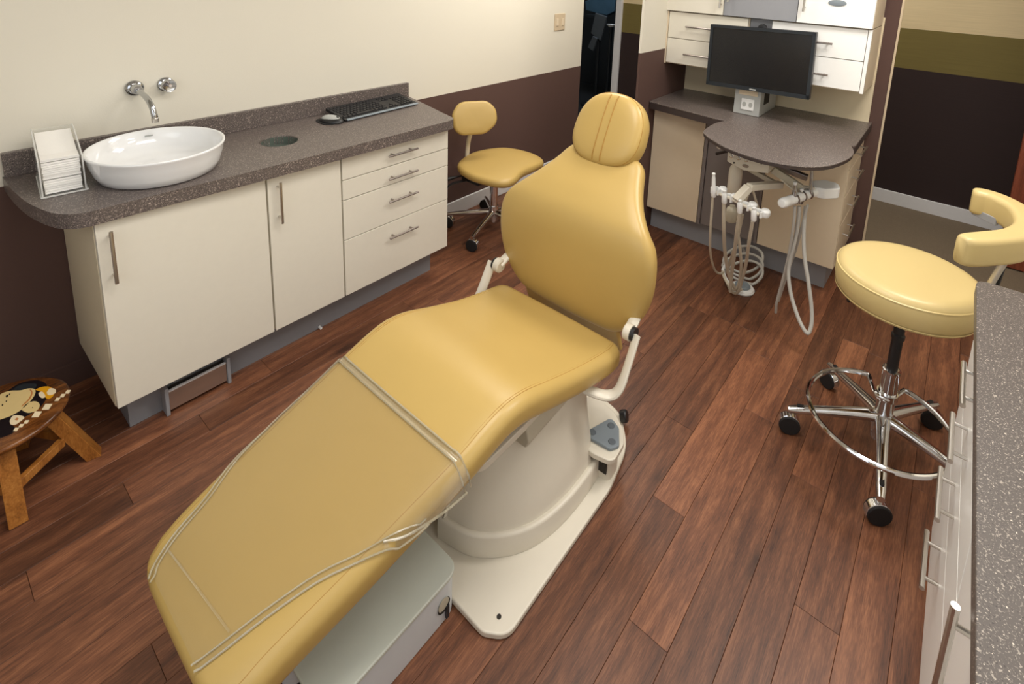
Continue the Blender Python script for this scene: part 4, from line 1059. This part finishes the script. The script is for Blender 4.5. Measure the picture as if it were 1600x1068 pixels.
# ================================================================== CARVED WOODEN STOOL
ws = thing('wooden_stool', 'small round wooden stool with painted monkey top at the left edge', 'stool', (.10, -.36, 0))
WC = (.095, -.395); WR = .162; WT = .262
obj('stool_top', lathe(NB(), [(0, -.030), (.128, -.030), (.150, -.024), (WR, -.010), (WR - .001, -.003), (WR - .008, .001), (0, .001)], (WC[0], WC[1], WT), n=64), 'stool_top_wood', ws, sharp=60)
for a, fr in ((347, .198), (75, .178), (165, .178), (268, .150)):
    a = R(a); d = Vector((math.cos(a), math.sin(a), 0)); s = Vector((-d.y, d.x, 0)); o_ = Vector((WC[0], WC[1], 0))
    t0 = o_ + d * .098 + Vector((0, 0, WT - .026)); t1 = o_ + d * fr + Vector((0, 0, 0))
    bm = NB(); k = .021
    loft(bm, [[t1 + s * i * k + d * j * k * .9 for i, j in ((-1, -1), (1, -1), (1, 1), (-1, 1))], [t0 + s * i * k + d * j * k * .9 for i, j in ((-1, -1), (1, -1), (1, 1), (-1, 1))]])
    obj('leg', bm, 'stool_wood', ws, bevel=.002)
for a, b in ((347, 75), (75, 165), (165, 268), (268, 347)):
    zz = .105; f = .178 - .083 * zz / (WT - .026)
    pa = Vector((WC[0] + math.cos(R(a)) * f, WC[1] + math.sin(R(a)) * f, zz)); pb = Vector((WC[0] + math.cos(R(b)) * f, WC[1] + math.sin(R(b)) * f, zz))
    d = (pb - pa).normalized(); pa += d * .018; pb -= d * .018
    obj('stretcher', obox(NB(), (pa + pb) / 2, d, d.cross(Vector((0, 0, 1))), (0, 0, 1), (pb - pa).length, .018, .028), 'stool_wood', ws, bevel=.002)
# painted inlay; u runs toward the room, v toward the left of the picture
ZT = WT + .0012
def on_top(u, v): q = P(u, v, z=ZT); return (q.x, q.y)
def inlay(name, pts, mat, h, closed=True, sm=True):
    pts = [on_top(*p) for p in pts]
    if sm: pts = [tuple(p) for p in smooth_path(pts + [pts[0]], 4)[:-1]]
    return obj(name, slab(NB(), pts, ZT - .001, ZT + h), mat, ws, smooth=False)
inlay('painted_body', [(-4, 624), (14, 609), (30, 599), (50, 594), (64, 595), (73, 601), (76, 612), (72, 624), (60, 638), (45, 648), (28, 655), (10, 664), (-6, 668)], 'ink', .0006)
inlay('painted_arm', [(-6, 664), (10, 661), (24, 668), (20, 676), (6, 682), (-8, 684)], 'ink', .0005)
inlay('painted_ear', [(20, 608), (32, 601), (46, 599), (57, 600), (54, 607), (38, 612), (24, 614)], 'navy', .0009)
inlay('painted_face', [(-10, 632), (-2, 618), (14, 611), (32, 610), (44, 607), (54, 608), (55, 615), (48, 626), (36, 638), (22, 647), (8, 653), (-10, 656)], 'inlay', .0012)
inlay('painted_mouth', [(46, 609), (49, 614), (44, 624), (34, 634), (36, 634), (46, 625), (51, 615), (49, 609)], 'inlay_r', .0016)
inlay('painted_belly', [(34, 641), (40, 632), (52, 627), (60, 629), (62, 635), (56, 642), (44, 645)], 'inlay', .0012)
inlay('painted_flower', [(55, 609), (64, 605), (76, 604), (84, 609), (84, 617), (76, 623), (70, 620), (68, 614)], 'inlay_y', .0011)
inlay('flower_center', [(73, 613), (78, 607), (86, 608), (87, 613), (81, 617), (75, 617)], 'inlay_w', .0016)
inlay('painted_leaf', [(60, 614), (66, 612), (71, 619), (66, 622), (61, 618)], 'inlay_w', .0013)
inlay('painted_shell', [(15, 658), (20, 650), (30, 649), (38, 652), (32, 658), (24, 663), (17, 663)], 'inlay_w', .0013)
inlay('shell_spiral', [(23, 656), (26, 653), (29, 654), (27, 657)], 'inlay_r', .0016)
for u_, v_, r_ in ((11, 619, 2.2), (10, 627, 1.2), (4, 633, 1.4), (15, 616, 1.2), (51, 637, .8)):
    inlay('painted_dot', [(u_ - r_, v_ + r_ * .5), (u_, v_ - r_), (u_ + r_, v_ - r_ * .5), (u_, v_ + r_)], 'ink', .0017)
for i in range(11):
    u_ = 25 + (106 - 25) * i / 10; v_ = 671 + (612 - 671) * i / 10
    l_ = 4.6 if i in (0, 1, 2, 8, 9, 10) else 8.2
    if l_ < 5 or i in (4, 6): inlay('painted_bead', [(u_ - l_, v_ + l_ * .55), (u_ - l_ * .3, v_ - l_ * .55), (u_ + l_, v_ - l_ * .55), (u_ + l_ * .3, v_ + l_ * .5)], 'inlay_w', .0013, sm=False)

# ================================================================== RIGHT COUNTER
RY = -2.660
cw = thing('worktop', 'grey speckled worktop edge along the right side of the picture', 'worktop', (.8, -2.95, .84))
obj('counter_slab', slab(NB(), rounded([(1.795, -2.6405), (1.80, -3.295), (-.845, -3.295), (-.845, -2.6405)], [.03, 0, 0, 0], 6), .845, ZC), 'counter_r', cw, bevel=.003)
def yfront(name, x0, x1, z0, z1, parent, mat='cab_white'):
    return obj(name, Box(x0 + .002, x1 - .002, RY - .018, RY, z0 + .002, z1 - .002), mat, parent, bevel=.0015)
c1 = thing('drawer_cabinet', 'white drawer cabinet with four bar handles under the right worktop', 'cabinet', (1.43, -2.95, .1))
obj('cabinet_body', Box(1.09, 1.776, -3.29, RY - .019, .08, .842), 'cab_white', c1, bevel=.0015)
for z0, z1, zh in ((.715, .842, .80), (.575, .715, .66), (.41, .575, .505), (.08, .41, .315)):
    d = yfront('drawer', 1.09, 1.776, z0, z1, c1)
    bar_handle('handle', (1.41, RY, zh), (1, 0, 0), (0, 1, 0), .165, d, stand=.030, r=.0058, inset=.032)
c2 = thing('base_cabinet', 'narrow white door with a big vertical handle at the bottom right', 'cabinet', (.94, -2.95, .1))
obj('cabinet_body', Box(.79, 1.086, -3.29, RY - .019, .08, .842), 'cab_white', c2)
d = yfront('door', .79, 1.087, .08, .842, c2)
bar_handle('handle', (.855, RY, .712), (0, 0, 1), (0, 1, 0), .185, d, stand=.030, r=.0062, inset=.032)
c3 = thing('base_cabinet', 'wide white door nearest the camera under the right worktop', 'cabinet', (.5, -2.95, .1))
obj('cabinet_body', Box(-.84, .786, -3.29, RY - .019, .08, .842), 'cab_white', c3)
yfront('door', .20, .787, .08, .842, c3); yfront('door', -.84, .197, .08, .842, c3)
ck = thing('toe_kick', 'grey toe kick plinth under the right cabinets', 'plinth', (.4, -2.95, 0))
obj('plinth_board', Box(-.84, 1.72, -2.74, -2.725, 0, .078), 'grey_lam', ck)

# ================================================================== DELIVERY UNIT (swing-out tray, holders, hoses)
du = thing('delivery_unit', 'swing-out dental delivery unit under an oval speckled table', 'dental unit', (2.55, -1.85, .6))
tr = smooth_path([(2.405, -1.625), (2.318, -1.745), (2.272, -1.90), (2.300, -2.04), (2.385, -2.135), (2.52, -2.185), (2.66, -2.200), (2.79, -2.165), (2.865, -2.08), (2.885, -1.93), (2.87, -1.75), (2.81, -1.63), (2.70, -1.565), (2.56, -1.560), (2.47, -1.575), (2.405, -1.625)], 5)[:-1]
obj('table_top', slab(NB(), tr, .8955, .9005), 'counter', du, bevel=.0015)
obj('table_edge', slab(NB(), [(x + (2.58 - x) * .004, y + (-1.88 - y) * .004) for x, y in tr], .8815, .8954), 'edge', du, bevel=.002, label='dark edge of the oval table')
def quadface(px, x, dx):
    a = [P(u, v, x=x) for u, v in px]; bm = NB(); A = [bm.verts.new(p) for p in a]; B = [bm.verts.new(p + Vector((dx, 0, 0))) for p in a]
    bm.faces.new(A[::-1]); bm.faces.new(B); n = len(A)
    for i in range(n): bm.faces.new((A[i], A[(i + 1) % n], B[(i + 1) % n], B[i]))
    return bm
hd = obj('control_head', quadface([(1137, 236), (1202, 253), (1200, 271), (1161, 266), (1136, 252)], 2.42, .13), 'beige_pl', du, bevel=.003)
for u, v, r_ in ((1143.5, 244, .0075), (1154.5, 247, .0075), (1166, 250, .0075)):
    obj('air_knob', lathe(NB(), [(0, -.002), (r_ * 1.25, -.002), (r_ * 1.25, .001), (r_, .0015), (r_ * .9, .012), (0, .013)], P(u, v, x=2.42), (-1, 0, 0), 16), 'chrome', hd)
obj('pressure_gauge', lathe(NB(), [(0, -.001), (.015, -.001), (.015, .004), (0, .004)], P(1165, 259, x=2.42), (-1, 0, 0), 20, 1, .5, (0, 1, 0)), 'steel_dark', hd)
for u, v in ((1147, 254), (1190, 255)):
    obj('toggle', lathe(NB(), [(0, -.001), (.0045, -.001), (.003, .008), (0, .008)], P(u, v, x=2.42), (-1, 0, 0), 10), 'black', hd)
obj('table_bracket', Box(2.50, 2.78, -1.80, -1.72, .845, .882), 'steel_dark', du, bevel=.004)
obj('swing_arm', obox(NB(), (2.83, -1.62, .800), Vector((.80, .60, 0)).normalized(), Vector((-.6, .8, 0)).normalized(), (0, 0, 1), .30, .045, .045), 'beige_dk', du, bevel=.006)
obj('arm_post', lathe(NB(), [(0, 0), (.026, 0), (.026, .12), (0, .12)], (2.735, -1.72, .765), n=22), 'beige_dk', du)
obj('arm_knob', lathe(NB(), [(0, 0), (.012, 0), (.013, .012), (0, .014)], P(1125, 228, x=2.52), (-1, 0, 0), 16), 'beige_pl', du)
obj('arm_lever', tube(NB(), [P(1120, 240, x=2.56), P(1136, 236, x=2.5)], .008, 8), 'black', du)
def bottle(c, r_, z0, z1, mat, name):
    h = z1 - z0
    return obj(name, lathe(NB(), [(0, 0), (r_ * .9, 0), (r_, .006), (r_, h * .68), (r_ * .9, h * .80), (r_ * .5, h * .92), (r_ * .48, h), (0, h)], (c[0], c[1], z0), n=26), mat, du)
b_ = P(1146, 300, x=2.53)
bottle(b_, .032, b_.z - .006, .775, 'beige_pl', 'water_bottle')
b_ = P(1143, 335, x=2.56)
bottle(b_, .028, b_.z - .035, b_.z + .05, 'beige_dk', 'waste_canister')
# knuckle arms: head -> elbow -> holder bar
def beam(a, b, w_, h, name, mat='beige_pl', parent=du):
    d = (b - a).normalized(); s = d.cross(Vector((0, 0, 1))).normalized(); u_ = s.cross(d)
    return obj(name, obox(NB(), (a + b) / 2, d, s, u_, (b - a).length, w_, h), mat, parent, bevel=.004)
beam(P(1168, 262, x=2.52), P(1216, 289, x=2.56), .030, .022, 'link_arm', 'beige_dk')
beam(P(1220, 288, x=2.57), P(1170, 292, x=2.36), .034, .030, 'link_arm')
beam(P(1170, 292, x=2.36), P(1150, 313, x=2.31), .038, .030, 'link_arm')
beam(P(1207, 264, x=2.52), P(1252, 294, x=2.56), .030, .036, 'assistant_arm', 'beige_dk')
beam(P(1200, 262, x=2.54), P(1243, 300, x=2.50), .008, .008, 'arm_rod', 'beige_pl')
beam(P(1212, 258, x=2.66), P(1262, 278, x=2.66), .030, .028, 'arm_cover', 'steel_dark')
# left holder bar
obj('holder_bar', tube(NB(), [P(1118, 300, x=2.34), P(1140, 309, x=2.325), P(1165, 322, x=2.31), P(1186, 335, x=2.30)], .0075, 10), 'beige_pl', du)
holders = [(1118, 298, 2.34), (1138, 309, 2.325), (1164, 322, 2.31), (1184, 333, 2.30)]
for u, v, x in holders:
    c = P(u, v, x=x)
    bm = NB(); rings = []
    for i in range(13):                                         # U-shaped holder cup, open toward the room
        a = R(40 + 280 * i / 12); d = Vector((-math.cos(a), math.sin(a), 0))
        rings.append([c + d * .016 + Vector((0, 0, -.015)), c + d * .022 + Vector((0, 0, -.015)), c + d * .024 + Vector((0, 0, .015)), c + d * .018 + Vector((0, 0, .015))])
    obj('holder_cup', loft(bm, rings), 'white_pl', du, bevel=.002)
    obj('holder_block', lathe(NB(), [(0, -.016), (.016, -.016), (.021, -.006), (.021, .010), (.015, .018), (0, .019)], c + Vector((.020, -.026, .002)), (0, 0, 1), 18), 'white_pl', du)
# right (assistant) holder bar
ra = Vector((2.375, -1.991, .69)); rb_ = Vector((2.617, -2.075, .695)); rd = (rb_ - ra).normalized()
obj('assistant_bar', lathe(NB(), [(0, 0), (.018, .003), (.023, .012), (.023, .045), (.021, .05), (.022, .055), (.022, (rb_ - ra).length), (0, (rb_ - ra).length)], ra, rd, 22), 'white_pl', du)
cc = Vector((2.70, -2.135, .70))
obj('cup_block', slab(NB(), rounded([(2.60, -2.065), (2.68, -2.045), (2.74, -2.09), (2.735, -2.15), (2.67, -2.17), (2.61, -2.12)], .03, 5), .672, .722), 'white_pl', du, bevel=.006, seg=3)
for t in (.10, .155, .205):
    p = ra + rd * t
    obj('holder_slot', lathe(NB(), [(.0225, -.005), (.0242, -.005), (.0242, .005), (.0225, .005)], p, rd, 22, closed_top=False), 'steel_dark', du)
beam(Vector((2.60, -2.075, .71)), P(1252, 294, x=2.58), .026, .026, 'assistant_arm', 'beige_pl')

def pxpath(l, n=7): return smooth_path([tuple(P(u, v, x=x)) for u, v, x in l], n)
def hand(label, grip, hose, r_=.0065, tip='steel', gl=.07, gs=1.0, gmat='white_pl', group='instruments in the left holder', mat='hose'):
    t = thing('dental_handpiece', label, 'instrument', grip, group)
    g = Vector(grip); d = Vector((-.12, .05, 1)).normalized()
    obj('grip', lathe(NB(), [(0, -.035), (.0095 * gs, -.034), (.0125 * gs, -.028), (.0125 * gs, .012), (.009 * gs, .020), (.0085 * gs, gl * .8), (.006 * gs, gl), (0, gl)], g, d, 16), gmat, t)
    obj('nose', lathe(NB(), [(0, 0), (.006, 0), (.008, .006), (.008, .013), (0, .015)], g + d * (gl - .002), d, 14), 'white_pl' if tip == 'steel' else tip, t)
    obj('hose', tube(NB(), hose, r_, 10), mat, t)
    return t
hand('leftmost instrument in the left holder, slim hose looping to the floor', P(1115, 297, x=2.335), pxpath([(1114, 304, 2.335), (1110, 360, 2.38), (1110, 395, 2.45), (1116, 420, 2.58), (1124, 427, 2.68), (1131, 425, 2.74)]), gl=.075, r_=.006)
hand('second instrument from left, thick fawn hose hanging straight down', P(1132, 307, x=2.32), pxpath([(1131, 314, 2.32), (1131, 360, 2.36), (1133, 395, 2.45), (1139, 430, 2.55), (1150, 452, 2.62), (1158, 452, 2.68)]), r_=.0085, gl=.02)
hand('third instrument from left, double hose below the middle of the holder', P(1156, 322, x=2.305), pxpath([(1156, 332, 2.305), (1151, 365, 2.36), (1147, 400, 2.46), (1143, 430, 2.55), (1141, 455, 2.60)]), r_=.0085, gl=.02)
hand('fourth instrument from left, pale hose under the white end cup', P(1178, 334, x=2.295), pxpath([(1176, 345, 2.295), (1170, 380, 2.36), (1166, 410, 2.48), (1160, 435, 2.56), (1153, 456, 2.61), (1143, 455, 2.66), (1135, 440, 2.72)]), r_=.0075, gl=.02)
obj('return_hose', tube(NB(), pxpath([(1170, 300, 2.45), (1153, 345, 2.45), (1156, 385, 2.48), (1158, 415, 2.53), (1155, 440, 2.58), (1149, 452, 2.61), (1140, 447, 2.64), (1131, 432, 2.70), (1129, 424, 2.76)]), .007, 10), 'hose', du)
obj('return_hose', tube(NB(), pxpath([(1176, 296, 2.50), (1184, 322, 2.52), (1190, 332, 2.50)]), .006, 8), 'hose', du)
obj('return_hose', tube(NB(), pxpath([(1160, 335, 2.45), (1150, 380, 2.50), (1140, 412, 2.66), (1136, 425, 2.74)]), .008, 10), 'hose', du)

hand('upright chrome syringe at the near end of the right white bar', ra + rd * .10 + Vector((-.015, 0, .03)), pxpath([(1242, 322, 2.45), (1240, 350, 2.46), (1232, 400, 2.50), (1222, 440, 2.52), (1214, 470, 2.53), (1212, 488, 2.55)]), gl=.045, r_=.006, group='instruments in the right holder', mat='tube', gmat='chrome_dk', gs=.8)
hand('suction tip in the middle of the right white bar, grey loop hose', ra + rd * .155 + Vector((-.010, 0, .0)), pxpath([(1249, 322, 2.50), (1246, 355, 2.50), (1240, 385, 2.50), (1234, 410, 2.50), (1232, 430, 2.49), (1236, 460, 2.47), (1246, 493, 2.44), (1256, 514, 2.42), (1263, 520, 2.42), (1268, 505, 2.44), (1268, 480, 2.46), (1263, 440, 2.48), (1257, 400, 2.50), (1256, 360, 2.52), (1259, 322, 2.54)]), gl=.03, r_=.0085, group='instruments in the right holder', mat='tube', gmat='chrome_dk', gs=.8)
hand('tall chrome suction holder standing up near the white cup', ra + rd * .205 + Vector((-.012, -.01, .02)), pxpath([(1262, 320, 2.52), (1254, 350, 2.53), (1243, 390, 2.54), (1232, 420, 2.55), (1224, 445, 2.56), (1216, 470, 2.56)]), gl=.105, r_=.0065, group='instruments in the right holder', mat='tube', gmat='chrome_dk', gs=.8)

# coiled grey tubing and white foot pedal on the floor
ct = thing('coiled_tubing', 'loops of grey tubing on the floor under the delivery unit', 'tubing', (2.93, -1.72, 0))
for k, (u, v, ru, rv, x) in enumerate(((1167, 398, 30, 15, 3.02), (1166, 410, 31, 15, 2.98), (1169, 420, 28, 14, 2.94))):
    pts = []
    for i in range(48):
        a = 2 * PI * i / 48; p = P(u + ru * math.cos(a), v + rv * math.sin(a), x=x - .02)
        pts.append(Vector((x - .03 - .11 * (math.sin(a) * .5 + .5) , p.y, max(p.z - .0, .008))))
    obj('tube_loop', tube(NB(), pts, .0075, 8, closed=True), 'tube', ct)
obj('tube_tail', tube(NB(), pxpath([(1152, 378, 3.02), (1160, 388, 3.01), (1164, 394, 2.99)], 4), .007, 8), 'tube', ct)
fp = thing('foot_pedal', 'white round foot pedal on the floor below the hoses', 'pedal', (2.76, -1.79, 0))
fc = P(1160, 447, z=.02)
obj('pedal_base', lathe(NB(), [(0, .001), (.062, .001), (.064, .008), (.058, .016), (.045, .020), (0, .020)], (fc.x, fc.y, 0), n=32), 'white_pl', fp)
obj('pedal_disc', lathe(NB(), [(0, .020), (.040, .020), (.040, .028), (.034, .034), (0, .036)], (fc.x, fc.y, 0), n=32), 'pad_grey', fp)
obj('pedal_cord', tube(NB(), [(p.x, p.y, .014) for p in (P(1152, 456, z=.0), P(1140, 449, z=.0), P(1132, 436, z=.0), P(1129, 424, z=.0), P(1138, 410, z=0))], .009, 8), 'white_pl', fp)

# ================================================================== DARK ROOM seen through the doorway
dc = thing('dark_treatment_chair', 'dim blue padded chair in the dark room beyond the left passage', 'dental chair', (5.6, .75, 0))
def qx(l, x): return [P(u, v, x=x) for u, v in l]
def panel(name, l, x, t, mat, parent):
    a = qx(l, x); bm = NB(); A = [bm.verts.new(p) for p in a]; B = [bm.verts.new(p + Vector((t, 0, 0))) for p in a]; n = len(A)
    bm.faces.new(A[::-1]); bm.faces.new(B)
    for i in range(n): bm.faces.new((A[i], A[(i + 1) % n], B[(i + 1) % n], B[i]))
    return obj(name, bm, mat, parent, bevel=.008)
panel('chair_pad', [(914, 2), (930, -4), (962, -2), (960, 18), (948, 24), (930, 20), (915, 16)], 5.6, .12, 'blue', dc)
panel('chair_arm', [(915, 22), (938, 24), (936, 30), (914, 28)], 5.55, .10, 'navy', dc)
obj('chair_post', lathe(NB(), [(0, .01), (.25, .01), (.25, .04), (.06, .06), (.06, 1.05), (0, 1.05)], (5.72, .55, 0), n=20), 'navy', dc)
dt = thing('equipment_panel', 'dim grey tilted panel standing before the dark chair', 'equipment', (5.3, .68, 0))
panel('panel_board', [(930, 20), (948, 26), (938, 64), (923, 52)], 5.3, .03, 'pad_ring', dt)
panel('panel_board', [(926, 56), (933, 60), (926, 80), (918, 74)], 5.25, .03, 'pad_ring', dt)
q = P(930, 60, x=5.3); obj('panel_stand', lathe(NB(), [(0, .01), (.18, .01), (.18, .03), (.02, .04), (.02, q.z), (0, q.z)], (5.38, q.y, 0), n=18), 'navy', dt)
dl = thing('white_basin', 'small white basin glinting in the dark room', 'basin', (5.4, .4, 0))
q = P(955, 38, x=5.4)
obj('basin', lathe(NB(), [(0, -.03), (.03, -.03), (.055, .0), (.05, .0), (.028, -.022), (0, -.022)], q, n=22), 'white_pl', dl)
obj('basin_stand', lathe(NB(), [(0, .01), (.12, .01), (.12, .03), (.02, .05), (.02, q.z - .03), (0, q.z - .03)], (q.x, q.y, 0), n=16), 'navy', dl)
